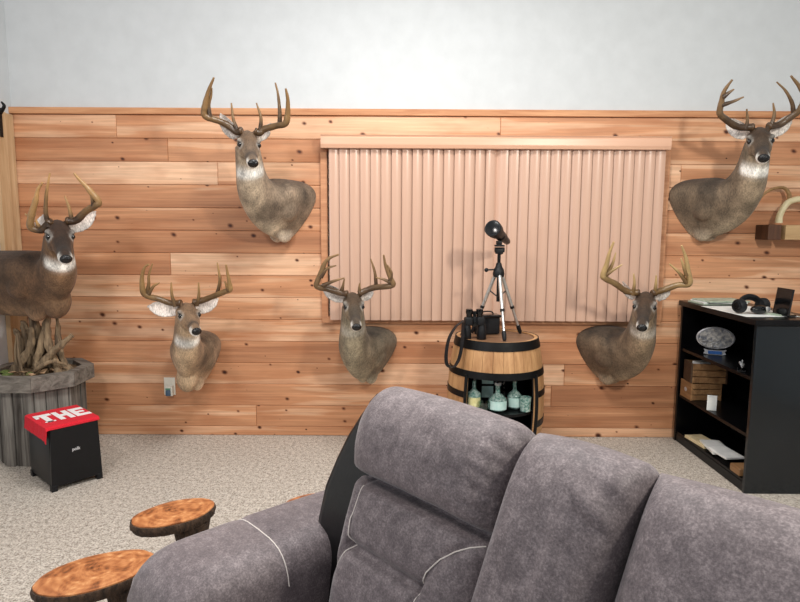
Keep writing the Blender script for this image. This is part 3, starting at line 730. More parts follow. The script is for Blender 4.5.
def slab(name, label, cat, c, size, mat, rot=0., group=None, bev=.0012):
    o = MB().box((0, 0, size[2] / 2), size, bev=bev, seg=1).build(name, mat, None, smooth=False); o.location = c
    o.rotation_euler = (0, 0, rot) if not hasattr(rot, '__len__') else rot
    return tag(o, label, cat, group)
TZ = BH - .001
rr = random.Random(5); z = TZ
for i, (mt, lab, r) in enumerate((('papergreen', 'green edged magazine at the bottom of the stack on top of the bookcase', .06), ('paper', 'white magazine in the middle of the stack on the bookcase top', -.04), ('papergreen', 'pale green catalogue on top of the stack on the bookcase', .1))):
    slab('magazine', lab, 'magazine', (2.25 + .01 * i, 4.24 - .01 * i, z), (.30, .21, .010), M[mt], r, 'magazines on the bookcase top'); z += .0102
slab('paper_sheet', 'large white sheet of paper lying flat on the bookcase top', 'paper', (2.24, 3.83, TZ), (.34, .5, .002), M['paper'], .05)
slab('folded_paper', 'folded white paper behind the headset on the bookcase top', 'paper', (2.335, 3.66, TZ + .0022), (.12, .10, .008), M['papergreen'], .3)

hs = thing('headset', 'black over-ear headset with blue accents on the bookcase top', 'headset', (2.215, 3.72, TZ + .004), radians(20)); hs.scale = (1.15,) * 3
pts = [(.085 * cos(a), .02 * sin(a) + .02, .01 + .062 * sin(a) + .012) for a in [pi * k / 12 for k in range(13)]]
MB().tube(pts, [.013] * 13, 10, 3, flat=1.4).build('headband', M['rubber'], hs)
for sx in (-1, 1):
    e = MB().tube([(sx * .085 - .022, .02, .04), (sx * .085 - .012, .02, .04), (sx * .085 + .012, .02, .04), (sx * .085 + .022, .02, .04)], [.032, .038, .038, .03], 20).build('ear_cup', M['rubber'], hs)
    MB().tube([(sx * .085 + sx * .022, .02, .04), (sx * .085 + sx * .026, .02, .04)], [.02, .018], 20).build('accent_disc', M['cyan' if sx > 0 else 'black'], e)
MB().ell((0, -.03, .024), (.055, .032, .024)).build('visor', M['black'], hs)
MB().ell((.03, -.052, .026), (.024, .012, .014)).build('lens', M['silver'], hs)
tb = thing('tablet_stand', 'black tablet standing upright on the bookcase top near the right edge', 'tablet', (2.325, 3.62, TZ + .0022), radians(0))
MB().box((.004, 0, .085), (.012, .15, .165), RY(.12), .003).build('screen', M['black'], tb, smooth=False)
MB().box((.03, 0, .005), (.07, .08, .008), bev=.002).build('stand', M['black'], tb, smooth=False)

pq = thing('oval_plaque', 'oval pewter relief plaque with blue ribbon standing on the upper shelf of the bookcase', 'plaque', (2.215, 4.15, SHZ[2]), radians(-22))
n = 40
m = MB(); m.ring_loft([[Vector((.122 * k_ * cos(2 * pi * i / n), y, .118 + .078 * k_ * sin(2 * pi * i / n))) for i in range(n)] for k_, y in ((.9, .012), (1., .008), (1., -.004), (.93, -.010), (.88, -.006))])
m.build('oval_frame', M['silverlogo'], pq)
m = MB(); g = []
for r in [1, .93, .85, .76, .66, .55, .43, .3, .16, .02]:
    g.append([Vector((.108 * r * cos(2 * pi * i / 60), -.009 - .012 * abs(noise.noise(Vector((r * cos(2 * pi * i / 60) * 4, r * sin(2 * pi * i / 60) * 4, 2)))) * 1.6, .118 + .068 * r * sin(2 * pi * i / 60))) for i in range(60)])
m.ring_loft(g); m.build('relief', M['silver'], pq)
m = MB(); m.ring_loft([[Vector((x, -.016 - .006 * cos(x * 22) + dy, .0 + z)) for x, z in ((-.072, .008), (-.04, .002), (.04, .002), (.072, .008), (.062, .022), (.072, .04), (.04, .034), (-.04, .034), (-.072, .04), (-.062, .022))] for dy in (0, .008)])
rb = m.build('ribbon', M['silverlogo'], pq, smooth=False)
MB().box((0, -.0235, .019), (.086, .003, .022), bev=.001).build('ribbon_panel', M['blue'], rb, smooth=False)

def crate(label, loc, size, rz, endmat):
    t = thing('wooden_crate', label, 'crate', loc, rz, 'rustic wooden crates on the bookcase shelf')
    sx, sy, sz = size; th = .012
    for x in (-sx / 2 + th / 2, sx / 2 - th / 2): MB().box((x, 0, sz / 2), (th, sy, sz), bev=.002).build('end_board', M[endmat], t, smooth=False)
    for y in (-sy / 2 + th / 2, sy / 2 - th / 2):
        m = MB(); k = 3
        for i in range(k): m.box((0, y, sz * (i + .5) / k), (sx - 2 * th, th * .8, sz / k - .006), bev=.002)
        m.build('side_slats', M['cratewood'], t, smooth=False)
    MB().box((0, 0, .006), (sx - 2 * th, sy - 2 * th, .01)).build('bottom', M['cratedark'], t, smooth=False); return t
c1 = crate('lower wooden crate with an emblem on its end, on the middle shelf of the bookcase', (2.205, 4.285, SHZ[1]), (.22, .165, .125), 0, 'cratewood')
o = MB().ell((-.1115, 0, .065), (.002, .02, .016)).build('emblem', M['silverlogo'], c1)
crate('upper wooden crate stacked askew with a dark end, on the middle shelf of the bookcase', (2.225, 4.275, SHZ[1] + .1255), (.25, .15, .145), -.12, 'cratedark')
slab('folded_cloth', 'small pale folded paper sticking out of the upper crate', 'paper', (2.19, 4.27, SHZ[1] + .255), (.1, .07, .02), M['paper'], .3)
cd = slab('white_card', 'upright white card standing in front of the crates in the bookcase', 'card', (2.125, 3.97, SHZ[1]), (.06, .004, .105), M['paper'], -.35)

z = SHZ[0]
for i, (x, y, r, w_, l_, mt, lab) in enumerate((
        (2.17, 4.14, .10, .13, .24, 'papertan', 'tan printed folder at the far end of the bottom shelf of the bookcase'),
        (2.18, 3.98, -.15, .13, .26, 'paper', 'white magazine lying askew across the others on the bottom shelf'),
        (2.17, 3.84, .10, .13, .2, 'paper', 'bluish white brochure nearest the camera on the bottom shelf'))):
    slab('brochure', lab, 'brochure', (x, y, z), (w_, l_, .014 + .006 * (i == 0)), M[mt], r, 'papers on the bottom bookcase shelf'); z += .0142 + .006 * (i == 0)
for i, (y, w_) in enumerate(((4.13, .05), (4.2, .03))): pass
wb = MB().box((0, 0, .025), (.15, .11, .05), bev=.012, seg=3).build('wood_block', M['cratewood'], None); wb.location = (2.17, 3.60, SHZ[0]); tag(wb, 'small tan wooden block at the near end of the bottom bookcase shelf', 'block')
fg = thing('silver_figurine', 'small silver fish shaped ornament on the upper shelf of the bookcase near its front end', 'ornament', (2.13, 3.66, SHZ[2]), radians(60))
MB().box((0, 0, .006), (.11, .05, .012), bev=.003).build('base', M['black'], fg, smooth=False)
MB().tube([(-.06, 0, .035), (-.03, 0, .045), (.01, 0, .04), (.045, 0, .03), (.055, 0, .03)], [.006, .02, .024, .008, .006], 12, 4, flat=.5).build('fish', M['silver'], fg)
MB().ring_loft([[Vector((x, y, z)) for x, z in ((.05, .03), (.075, .055), (.07, .03), (.075, .008))] for y in (-.003, .003)]).build('tail', M['silver'], fg, smooth=False)
gg = MB().lathe([(.028, 0), (.03, .004), (.006, .012), (.005, .06), (.03, .08), (.034, .13), (.032, .15), (.029, .15), (.03, .13), (.026, .084), (.004, .066)], (0, 0, 0), 24).build('stem_glass', M['glass'], None)
gg.location = (2.22, 3.62, SHZ[2]); tag(gg, 'clear stem glass on the upper bookcase shelf behind the silver ornament', 'glass')

# ------------------------------------------------------------------ barrel bar
BC = Vector((.655, 4.0, 0)); BHt = .87
br = thing('whiskey_barrel', 'oak barrel with black hoops and an open front holding bottles', 'barrel', BC, 0)
def brad(z): t = 2 * z / BHt - 1; return .326 - .052 * t * t
opn = 2 * math.asin(.23 / .32) / 2
nseg = 48
def shell(z0, z1, a0, a1, r_off, th, name, mat, ns, stave=False):
    m = MB(); nz = 12; n = ns
    def ring(a):
        out = []
        for k in range(nz + 1):
            z = lerp(z0, z1, k / nz); r = brad(z) + r_off
            out.append(Vector((r * cos(a), r * sin(a), z)))
        for k in range(nz, -1, -1):
            z = lerp(z0, z1, k / nz); r = brad(z) + r_off - th
            out.append(Vector((r * cos(a), r * sin(a), z)))
        return out
    full = abs(a1 - a0 - 2 * pi) < 1e-4
    if stave:
        st = (a1 - a0) / n
        for i in range(n): m.ring_loft([ring(a0 + st * (i + .015)), ring(a0 + st * (i + .5)), ring(a0 + st * (i + .985))])
    else:
        rs = [ring(a0 + (a1 - a0) * i / n) for i in range(n + 1)]
        if full:
            rs[-1] = rs[0]
            R = [[m.bm.verts.new(p) for p in r] for r in rs[:-1]]; R.append(R[0]); c = len(R[0])
            for x, y in zip(R, R[1:]):
                for i in range(c): m.bm.faces.new((x[i], x[(i + 1) % c], y[(i + 1) % c], y[i]))
        else: m.ring_loft(rs)
    return m.build(name, mat, br, smooth=True, angle=30)
fa = -pi / 2
OZ0, OZ1 = .10, .655
shell(0, OZ0, 0, 2 * pi, 0, .025, 'lower_staves', M['staves'], 28, True)
shell(OZ1, BHt, 0, 2 * pi, 0, .025, 'upper_staves', M['staves'], 28, True)
shell(OZ0, OZ1, fa + opn, fa + 2 * pi - opn, 0, .025, 'side_staves', M['staves'], 22, True)
shell(.012, OZ1 + .01, fa + .0, fa + 2 * pi, -.028, .012, 'lining', M['cabinet'], 40) if False else None
shell(.02, OZ1 + .03, fa + opn, fa + 2 * pi - opn, -.027, .008, 'lining', M['black_satin'], 36)
shell(.815, .872, 0, 2 * pi, .004, .006, 'hoop', M['iron'], 48)
shell(.635, .680, 0, 2 * pi, .004, .006, 'hoop', M['iron'], 48)
shell(.50, .54, fa + opn, fa + 2 * pi - opn, .004, .006, 'hoop', M['iron'], 40)
shell(.30, .345, fa + opn, fa + 2 * pi - opn, .004, .006, 'hoop', M['iron'], 40)
shell(.0, .06, 0, 2 * pi, .004, .006, 'hoop', M['iron'], 48)
for s in (-1, 1):
    a = fa + s * (opn - .012); r = brad(.38) + .003
    m = MB(); m.tube([(brad(z) * cos(a) * 1.005, brad(z) * sin(a) * 1.005, z) for z in [lerp(OZ0, OZ1, k / 8) for k in range(9)]], .011, 8); m.build('opening_trim', M['iron'], br)
MB().lathe([(.0005, .842), (.25, .842), (.25, .862), (.0005, .862)], (0, 0, 0), 40).build('lid', M['lid'], br, angle=30)
SFZ = .405
MB().lathe([(.0005, SFZ - .018), (.285, SFZ - .018), (.285, SFZ), (.0005, SFZ)], (0, 0, 0), 40).build('inner_shelf', M['cabinet'], br, angle=30)
MB().lathe([(.0005, .045), (.26, .045), (.26, .06), (.0005, .06)], (0, 0, 0), 40).build('inner_floor', M['cabinet'], br, angle=30)

def bottle(label, x, y, h, r, kind, mat, liquid=None, label_sheen_mat=None, cap='black', z=SFZ):
    t = thing('bottle', label, 'bottle', (BC.x + x, BC.y + y, z + .0005), 0, 'bottles in the barrel')
    P = dict(round=[(.0, .35), (.03, .75), (.12, .97), (.28, 1.0), (.45, .88), (.55, .55), (.6, .3), (.64, .25), (.86, .24), (.87, .3), (.9, .3)],
             tall=[(.0, .9), (.02, 1.), (.5, 1.), (.58, .85), (.68, .42), (.74, .32), (.9, .30)],
             square=[(.0, .95), (.02, 1.), (.42, 1.05), (.5, .95), (.58, .5), (.64, .3), (.88, .28)])[kind]
    MB().lathe([(r * q, h * p) for p, q in P], (0, 0, 0), 24).build('glass_body', M[mat], t)
    MB().lathe([(r * .34, h * .9), (r * .36, h * .92), (r * .36, h * .99), (r * .28, h)], (0, 0, 0), 16).build('stopper', M[cap], t)
    if label_sheen_mat:
        m = MB(); rs = []
        for i in range(13):
            a = fa + lerp(-.95, .95, i / 12); rr_ = r * 1.045
            rs.append([Vector((rr_ * cos(a), rr_ * sin(a), h * zz)) for zz in (.1, .4)])
        m.ring_loft(rs, cap=False, closed=False); m.build('label_or_glass_sheen', M[label_sheen_mat], t)
    return t
bottle('yellowish bottle with a pale gold label at the left inside the barrel', -.165, -.15, .215, .046, 'square', 'frost', None, 'gold')
bottle('round clear glass decanter in the middle of the barrel opening', -.015, -.19, .19, .062, 'round', 'frost', None, 'teal', 'silver')  # teal band paints the brightness of clear glass, no real label
bottle('clear decanter with a dark stopper right of the middle in the barrel', .105, -.14, .205, .052, 'round', 'frost', None, 'teal')  # teal band again stands in for light in the glass
bottle('slim bottle with a red label behind the decanters in the barrel', .045, -.08, .17, .03, 'tall', 'glass', None, 'redlabel')
for i, (x, y, lab) in enumerate(((.165, -.20, 'clear cut glass tumbler at the right front of the barrel shelf'), (-.105, -.215, 'small dark glass tumbler at the left front of the barrel shelf'))):
    tb_ = MB().lathe([(.028, 0), (.033, .003), (.037, .095 - i * .03), (.034, .095 - i * .03), (.03, .012), (.0005, .012)], (0, 0, 0), 12).build('tumbler', M['frost' if not i else 'glassg'], None, smooth=False)
    tb_.location = (BC.x + x, BC.y + y, SFZ + .0005); tag(tb_, lab, 'glass')
for i, (z, lab) in enumerate(((SFZ + .085, 'lower pale card pinned at the back of the barrel opening'), (SFZ + .178, 'upper pale card pinned at the back of the barrel opening'))):
    c = MB().box((0, 0, 0), (.078, .003, .078), bev=.001, seg=1).build('pale_card', M['teal'], None, smooth=False); c.location = (BC.x - .06, BC.y - .04, z)
    tag(c, lab, 'card', 'cards inside the barrel')
MB().box((-.06, -.036, SFZ + .12), (.02, .004, .24)).build('card_post', M['cabinet'], br, smooth=False)

# ------------------------------------------------------------------ tripod, scope, binoculars
LZ = .8625
tp = thing('tripod', 'small silver and black camera tripod standing on the barrel lid', 'tripod', (.655, 3.985, LZ))
for k, (fx, fy) in enumerate(((.018, -.19), (.178, .105), (-.155, .115))):
    hub = Vector((fx * .12, fy * .12, .425)); ft = Vector((fx, fy, .008)); mid = hub.lerp(ft, .5)
    lg = MB().cyl(hub, hub.lerp(ft, .55), .0125, .0125, 12).cyl(hub.lerp(ft, .5), hub.lerp(ft, .88), .009, .009, 12).build('leg', M['alu'], tp)
    MB().cyl(hub.lerp(ft, .53), hub.lerp(ft, .57), .0145, .0145, 12).build('leg_lock', M['rubber'], lg)
    MB().tube([hub.lerp(ft, .86), hub.lerp(ft, .9), hub.lerp(ft, .97), ft], [.0125, .015, .0135, .009], 12).build('rubber_foot', M['rubber'], lg)
    MB().cyl(hub.lerp(ft, .27), Vector((0, 0, .27)), .0045, .0045, 8).build('brace', M['rubber'], tp)
MB().lathe([(.012, .40), (.034, .405), (.04, .425), (.034, .455), (.024, .47), (.016, .50)], (0, 0, 0), 20).build('hub', M['rubber'], tp)
MB().cyl((0, 0, .24), (0, 0, .57), .011, .011, 14).build('centre_column', M['iron'], tp)
m = MB(); m.cyl((-.02, -.005, .455), (-.075, -.02, .452), .005).ell((-.085, -.022, .452), (.014, .01, .014)); m.build('crank', M['rubber'], tp)
m = MB(); m.box((0, 0, .575), (.05, .045, .035), bev=.006).cyl((-.03, 0, .585), (.034, 0, .585), .017).box((0, -.005, .612), (.062, .05, .012), bev=.003).cyl((.0, .02, .585), (.03, .09, .555), .006); m.build('pan_head', M['rubber'], tp)
sc_ = thing('spotting_scope', 'black spotting scope mounted on top of the tripod pointing into the room', 'spotting scope', (.652, 3.985, LZ + .618)); sc_.scale = (1.12,) * 3
ax = Vector((-.42, -.82, .26)).normalized(); o0 = Vector((.0, .0, .062))
def along(t): return o0 + ax * t
MB().tube([along(-.13), along(-.09), along(-.06), along(.02), along(.05), along(.08), along(.125), along(.13)], [.022, .026, .03, .033, .042, .047, .049, .045], 24).build('tube', M['rubber'], sc_)
MB().tube([along(.126), along(.132), along(.136)], [.043, .041, .02], 24).build('objective_lens', M['black'], sc_)
MB().tube([along(-.12), along(-.15), along(-.17)], [.018, .022, .02], 20).build('eyepiece', M['black'], sc_)
MB().box((0, 0, .012), (.03, .05, .022), bev=.003).ell((.012, .02, .05), (.03, .035, .03)).build('mount_foot', M['rubber'], sc_)

bn = thing('binoculars', 'black binoculars standing on their lenses at the left of the barrel lid', 'binoculars', (.488, 3.89, LZ), radians(8)); bn.scale = (1.12,) * 3
for sx in (-1, 1):
    MB().lathe([(.026, .0), (.028, .004), (.0275, .05), (.023, .075), (.021, .09)], (sx * .045, 0, 0), 22).build('objective_barrel', M['rubber'], bn)
    MB().box((sx * .036, 0, .108), (.046, .05, .05), bev=.012, seg=3).build('prism_housing', M['rubber'], bn)
    MB().lathe([(.017, .128), (.018, .15), (.021, .155), (.021, .178), (.017, .18)], (sx * .031, 0, 0), 20).build('eyepiece', M['black'], bn)
m = MB(); m.box((0, 0, .105), (.03, .03, .06), bev=.006).cyl((0, 0, .075), (0, 0, .15), .010).cyl((0, 0, .15), (0, 0, .168), .014); m.build('centre_hinge', M['black'], bn)
spts = [(-.065, -.01, .115), (-.115, -.02, .08), (-.16, -.05, .02), (-.185, -.09, -.06), (-.185, -.115, -.12), (-.15, -.12, -.135), (-.115, -.11, -.09), (-.09, -.08, .0), (-.075, -.03, .06), (-.062, .01, .1)]
m = MB(); P, Rr = catmull([Vector(p) for p in spts], [1] * len(spts), 6); rs = []
for i, p in enumerate(P):
    t = (P[min(i + 1, len(P) - 1)] - P[max(i - 1, 0)]).normalized(); sd = Vector((.5, -.8, .25)); sd = (sd - t * sd.dot(t)).normalized(); nn = t.cross(sd)
    rs.append([p + sd * .013 + nn * .0016, p - sd * .013 + nn * .0016, p - sd * .013 - nn * .0016, p + sd * .013 - nn * .0016])
m.ring_loft(rs); m.build('neck_strap', M['rubber'], bn, smooth=True, angle=60)
cb = thing('camera_bag', 'small black camera pouch behind the binoculars on the barrel lid', 'bag', (.60, 4.10, LZ), radians(12))
MB().box((0, 0, .062), (.17, .085, .124), bev=.02, seg=3).build('pouch', M['rubber'], cb)
MB().box((0, -.008, .128), (.175, .095, .02), bev=.008).build('flap', M['black'], cb)
MB().tube([(-.05, 0, .135), (-.03, 0, .155), (.03, 0, .155), (.05, 0, .135)], .005, 8, 4).build('handle', M['rubber'], cb)

# ------------------------------------------------------------------ log slice tables
def slice_table(label, x, y, z, rx, ry, rot, seed, leg=(0, 0)):
    t = thing('log_slice_table', label, 'side table', (x, y, 0), radians(rot), 'log slice side tables')
    n = 72; rn = random.Random(seed)
    rad = [1 + .05 * noise.noise(Vector((cos(2 * pi * k / n) * 1.4, sin(2 * pi * k / n) * 1.4, seed))) + .018 * noise.noise(Vector((cos(2 * pi * k / n) * 7, sin(2 * pi * k / n) * 7, seed))) for k in range(n)]
    def ring(f, zz, jit=0): return [Vector((rx * rad[k] * f * cos(2 * pi * k / n) * (1 + jit * noise.noise(Vector((k * .9, zz * 60, seed)))), ry * rad[k] * f * sin(2 * pi * k / n) * (1 + jit * noise.noise(Vector((k * .9, zz * 60, seed)))), zz)) for k in range(n)]
    MB().ring_loft([ring(.9, z - .038), ring(.975, z - .012), ring(.97, z), ring(.9, z + .001), ring(.5, z + .001), ring(.02, z + .001)]).build('tabletop', M['slice'], t, angle=40)
    m = MB(); m.ring_loft([ring(.965, z - .004), ring(.995, z - .005, .012), ring(1.015, z - .016, .03), ring(.985, z - .032, .04), ring(.93, z - .044, .03), ring(.6, z - .044)]); m.build('bark_edge', M['bark'], t)
    m = MB(); lx, ly = leg
    rs = [[Vector((lx + r * cos(2 * pi * k / 20) * (1 + .12 * noise.noise(Vector((k, zz * 20, seed)))), ly + r * sin(2 * pi * k / 20) * (1 + .12 * noise.noise(Vector((k + 40, zz * 20, seed)))), zz)) for k in range(20)] for r, zz in ((.1, 0), (.075, .04), (.06, z * .4), (.058, z * .7), (.075, z - .046))]
    m.ring_loft(rs); m.build('log_leg', M['bark'], t); return t
slice_table('log slice side table with bark edge, the middle one just beyond the sofa arm', -.90, 2.285, .45, .165, .105, 36, 3, (.06, -.02))
slice_table('largest log slice side table with bark edge, nearest the camera beside the sofa arm', -1.0, 1.865, .45, .19, .115, 32, 8, (.09, -.03))
slice_table('log slice side table mostly hidden behind the sofa arm and backrest', -.36, 2.37, .45, .13, .09, 30, 5)

# ------------------------------------------------------------------ reclining sofa
SU = math.atan2(-.743, .67)
sf = thing('reclining_sofa', 'grey suede reclining sofa with pale contrast stitching and black vinyl back in the foreground', 'sofa', (-.05, 1.78, 0), SU)
def gau(x, s): return exp(-(x / s) ** 2)
def se(x, p): return max(0., 1 - abs(2 * x - 1) ** p) ** .5
def cushion(name, frame, hfun, nx=70, ny=90, back=.05, parent=sf, mat='suede', pw=6, ph=8):
    """closed puffy pad; frame(a,b) -> (point, normal); hfun(a,b) -> front bulge"""
    m = MB(); F_, B_ = [], []
    for i in range(nx + 1):
        f, b_ = [], []
        for j in range(ny + 1):
            a, b = .5 - .5 * cos(pi * i / nx), .5 - .5 * cos(pi * j / ny)
            p, n = frame(a, b); e = se(a, pw) * se(b, ph)
            f.append(m.bm.verts.new(p + n * (hfun(a, b) * e)))
            b_.append(f[-1] if i in (0, nx) or j in (0, ny) else m.bm.verts.new(p - n * (back * e)))
        F_.append(f); B_.append(b_)
    for i in range(nx):
        for j in range(ny):
            q = (F_[i][j], F_[i + 1][j], F_[i + 1][j + 1], F_[i][j + 1]); m.bm.faces.new(q)
            q2 = (B_[i][j], B_[i][j + 1], B_[i + 1][j + 1], B_[i + 1][j])
            if len(set(q2)) == 4 and set(q2) != set(q):
                m.bm.faces.new(q2)
    return m.build(name, M[mat], parent, angle=180)
def backframe(x0, x1, y0, z0, y1, z1, xs=(0., 0.), corner=0.):
    A, Bv = Vector((0, y0, z0)), Vector((0, y1, z1)); d = (Bv - A); n = Vector((0, -d.z, d.y)).normalized()
    def fr(a, b):
        p = A + d * b; crown = .012 * (1 - (2 * a - 1) ** 2) * b - (corner * max(0., 1 - a / .14) ** 2 + .022 * max(0., 1 - (1 - a) / .12) ** 2) * SS(.8, 1., b)
        return Vector((lerp(x0 + xs[0] * (1 - b), x1 + xs[1] * (1 - b), a), p.y, p.z + crown)), n
    return fr
def seg_d(a, b, P):
    best = 9
    for (x0, y0), (x1, y1) in zip(P, P[1:]):
        dx, dy = x1 - x0, y1 - y0; t = max(0, min(1, ((a - x0) * dx + (b - y0) * dy) / (dx * dx + dy * dy)))
        best = min(best, sqrt((a - x0 - t * dx) ** 2 + (b - y0 - t * dy) ** 2))
    return best
BR = .655            # crease between headrest and lumbar pad (fraction of the back's height)
ST_L = [(.13, BR - .01), (.115, BR - .12), (.16, .42), (.02, .29)]
ST_R = [(.97, BR - .01), (.80, .55), (.70, .42), (.69, .12)]
LUM = [(.16, .42), (.70, .42)]
def rec_back(a, b):
    h = .072
    if b > BR:
        t = (b - BR) / (1 - BR); h += .055 * (sin(pi * min(1, t * .85 + .08)) ** .6)
        h += .0035 * sin(a * 60 + b * 40) * SS(.75, 1, a) * SS(.0, .4, t) * (1 - SS(.6, 1, t)) + .006 * noise.noise(Vector((a * 5, b * 12, 0)))
        h += .004 * sin(b * 130 + a * 18) * SS(.8, .97, a)
    else:
        t = b / BR; h += .022 * (sin(pi * min(1, t)) ** .5)
        inside = .13 < a < .80
        h -= .030 * gau(seg_d(a, b, LUM), .022)
        h -= .012 * gau(seg_d(a, b, ST_L), .018) + .012 * gau(seg_d(a, b, ST_R), .018)
        h += .005 * noise.noise(Vector((a * 6, b * 10, 4)))
    h -= .055 * gau(b - BR, .020)
    return h
def plain_back(seed, wr=1.):
    def f(a, b):
        h = .105 + .03 * sin(pi * min(1, b * .9)) + .008 * noise.noise(Vector((a * 4, b * 6, seed)))
        wf = SS(.5, .9, a) * SS(.62, .86, b)
        h += wr * wf * .007 * sin(b * 62 + a * 11 + seed + 2.2 * noise.noise(Vector((a * 3, b * 4, seed)))) * SS(-.25, .3, noise.noise(Vector((a * 2.5, b * 9, seed + 4))))
        h += .004 * noise.noise(Vector((a * 9, b * 5, seed + 1)))
        return h
    return f
BZ0, BZ1, BYa, BYb = .40, 1.115, -.25, -.015
f1 = backframe(.02, .575, BYa, BZ0, BYb, BZ1 + .005, (.045, -.05), .05)
b1 = cushion('back_cushion', f1, rec_back, 110, 150, .05)
def stitch_on(frame, hf, P, parent, sub=8, pw=6, ph=8):
    pts = []
    for (x0, y0), (x1, y1) in zip(P, P[1:]):
        for k in range(sub): pts.append((lerp(x0, x1, k / sub), lerp(y0, y1, k / sub)))
    pts.append(P[-1]); w3 = []
    for a, b in pts:
        p, n = frame(a, b); w3.append(p + n * (hf(a, b) * se(a, pw) * se(b, ph) + .001))
    MB().tube(w3, .0017, 6).build('seam_stitching', M['stitch'], parent)
stitch_on(f1, rec_back, [(.13, BR - .03), (.118, BR - .10), (.115, BR - .15), (.135, .45), (.16, .42), (.10, .355), (.03, .30)], b1)
stitch_on(f1, rec_back, [(.955, BR - .03), (.90, BR - .05), (.84, BR - .08), (.78, BR - .12), (.73, .48), (.70, .42), (.69, .28), (.69, .1)], b1)
f2 = backframe(.57, .862, BYa, BZ0, BYb + .01, BZ1 - .005, (-.05, -.07))
b2 = cushion('back_cushion', f2, plain_back(2.3), 60, 110, .05)
f3 = backframe(.858, 1.44, BYa, BZ0, BYb + .005, BZ1 - .01, (-.07, 0.))
b3 = cushion('back_cushion', f3, plain_back(7.1), 80, 110, .05)
# seats, console, arms, base
def seatframe(x0, x1, z=.445):
    def fr(a, b): return Vector((lerp(x0, x1, a), lerp(-.70, .0, b), z)), Vector((0, 0, 1))
    return fr
for x0, x1 in ((.005, .575), (.85, 1.435)): cushion('seat_cushion', seatframe(x0, x1), lambda a, b: .065 + .012 * sin(pi * a) + .004 * noise.noise(Vector((a * 5, b * 5, 9))), 40, 50, .10)
MB().box((.713, -.33, .40), (.265, .64, .30), bev=.03, seg=4).build('console', M['suede'], sf)
MB().box((.72, -.27, .20), (1.40, .72, .30), bev=.02, seg=3).build('base_frame', M['suede'], sf)
for x in (.06, 1.38):
    for y in (-.55, .0): MB().box((x, y, .025), (.06, .06, .05), bev=.004).build('foot', M['rubber'], sf, smooth=False)
def arm(xc, w):
    # rolled pillow arm: rounded section swept from the back to the rounded front
    m = MB(); n = 36; rings = []
    N = 34
    for i in range(N + 1):
        t = i / N; y = lerp(.10, -.67, t)
        e = (1 - max(0, (t - .80) / .20) ** 2.4) ** .5 if t > .80 else 1.; e = max(e, .04)
        e0 = (1 - max(0, (.1 - t) / .1) ** 2.4) ** .5 if t < .1 else 1.; e = min(e, max(e0, .3))
        r = []
        for k in range(n):
            a = 2 * pi * k / n; c, s = cos(a), sin(a)
            px = math.copysign(abs(c) ** .55, c) * w / 2 * lerp(.75, 1, e); top_ = .135 * (1 + .06 * sin(t * pi)); 
            pz = (.55 + math.copysign(abs(s) ** .7, s) * top_ * e) if s > 0 else (.55 + math.copysign(abs(s) ** .35, s) * .49)
            sink = .006 * gau(t - .56, .018) * (1 if s > 0 else 0)
            wr = .004 * noise.noise(Vector((a * 2, t * 14, 3))) + .004 * sin(a * 16 + t * 9) * SS(.8, .95, t)
            rr_ = 1 + wr * 2
            q = Vector((xc + px * rr_, y, pz - sink)); r.append(q)
        rings.append(r)
    m.ring_loft(rings); o = m.build('armrest', M['suede'], sf, angle=180)
    i = int(N * .56); MB().tube([p + (p - Vector((xc, p.y, .5))).normalized() * .0015 for p in rings[i][1:18]], .0017, 6).build('seam_stitching', M['stitch'], o)
arm(-.185, .34); arm(1.63, .34)
# black vinyl outside back
def back_shell(x0, x1):
    m = MB(); rs = []
    prof = [(.03, .12), (-.06, .45), (.0, .80), (.045, .98), (.07, 1.02), (.10, 1.015), (.13, .95), (.15, .6), (.16, .12)]
    for x, g in ((x0, .86), (x0 + .015, .96), (x0 + .04, 1.), (x1 - .04, 1.), (x1 - .015, .96), (x1, .86)):
        cy, cz = .06, .6
        dx = lambda z: (-.085 * (1 - SS(.70, 1.08, z)) if x < x0 + .1 and x0 < 0 else 0.)
        rs.append([Vector((x + dx(z), cy + (y - cy) * g, cz + (z - cz) * (g * .3 + .7))) for y, z in prof])
    m.ring_loft(rs); return m.build('outer_back', M['vinyl'], sf, angle=50)
back_shell(-.03, .58); back_shell(.58, .85); back_shell(.85, 1.46)

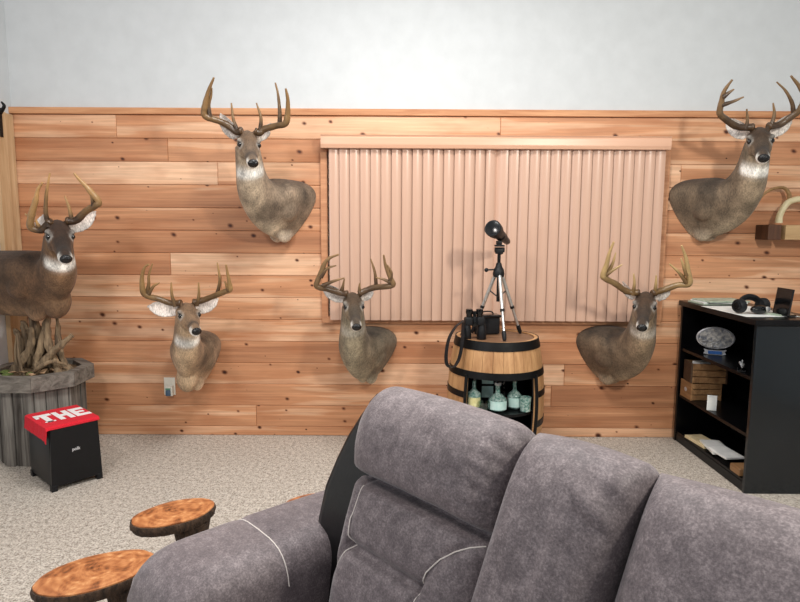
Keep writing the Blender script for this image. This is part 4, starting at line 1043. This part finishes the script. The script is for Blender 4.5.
# black vinyl wing wrapping round the near-left end of the backrest
m = MB(); rs = []
for (uo, y, z) in ((-.118, -.22, .30), (-.118, -.195, .55), (-.115, -.17, .70), (-.102, -.150, .80), (-.084, -.122, .88), (-.070, -.093, .95), (-.060, -.06, 1.01), (-.046, -.036, 1.05), (-.018, -.02, 1.08), (.02, -.005, 1.092)):
    bk_ = .12 - .095 * SS(.98, 1.09, z); uo -= .018 * SS(.55, .75, z) * (1 - SS(.9, 1.06, z))
    rs.append([Vector((uo, y + bk_ * .4, z)), Vector((uo + .006, y + .02, z)), Vector((uo + .024, y + .003, z)), Vector((uo + .045, y, z)), Vector((.07, y + .01, z)), Vector((.07, y + bk_, z)), Vector((uo + .03, y + bk_, z)), Vector((uo + .008, y + bk_ * .75, z))])
m.ring_loft(rs); m.build('side_wing', M['vinyl'], sf, angle=60)

# ------------------------------------------------------------------ light and camera
w = bpy.data.worlds.new('room_ambience'); SC.world = w; w.use_nodes = True
w.node_tree.nodes['Background'].inputs[0].default_value = (.93, .97, 1.0, 1); w.node_tree.nodes['Background'].inputs[1].default_value = .5
def area(name, loc, target, size, power, color=(1, 1, 1)):
    l = bpy.data.lights.new(name, 'AREA'); l.energy = power; l.size = size; l.color = color[:3]; l.shape = 'DISK'
    o = bpy.data.objects.new(name, l); COL.objects.link(o); o.location = loc
    o.rotation_euler = (Vector(target) - Vector(loc)).to_track_quat('-Z', 'Y').to_euler(); return o
area('ceiling_lamp_key', (1.9, .6, 3.0), (0.2, 4.4, 1.2), .3, 70, (1, .96, .86))
area('ceiling_lamp_left', (-1.6, .8, 3.2), (-.8, 4.4, 1.0), .5, 38, (1, .93, .88))
area('ceiling_lamp_middle', (0.0, 2.6, 3.6), (0.0, 2.6, 0), 1.0, 80, (1, .98, .95))
area('added_blue_light', (-2.6, .2, 1.7), (1.5, 4.4, 1.3), 1.0, 14, (.78, .88, 1))  # bluish light added at the left for reflections on the right-hand slats
cam = bpy.data.cameras.new('camera'); co = bpy.data.objects.new('camera', cam); COL.objects.link(co)
cam.sensor_width = 36; cam.sensor_fit = 'HORIZONTAL'; cam.lens = 36 * FPX / 800; cam.clip_start = .05
co.matrix_world = Matrix.Translation((0, 0, H_CAM)) @ RX(pi / 2 - PITCH) @ RZ(ROLL)
SC.camera = co
SC.view_settings.view_transform = 'Standard'; SC.view_settings.look = 'None'; SC.view_settings.exposure = 0; SC.view_settings.gamma = 1
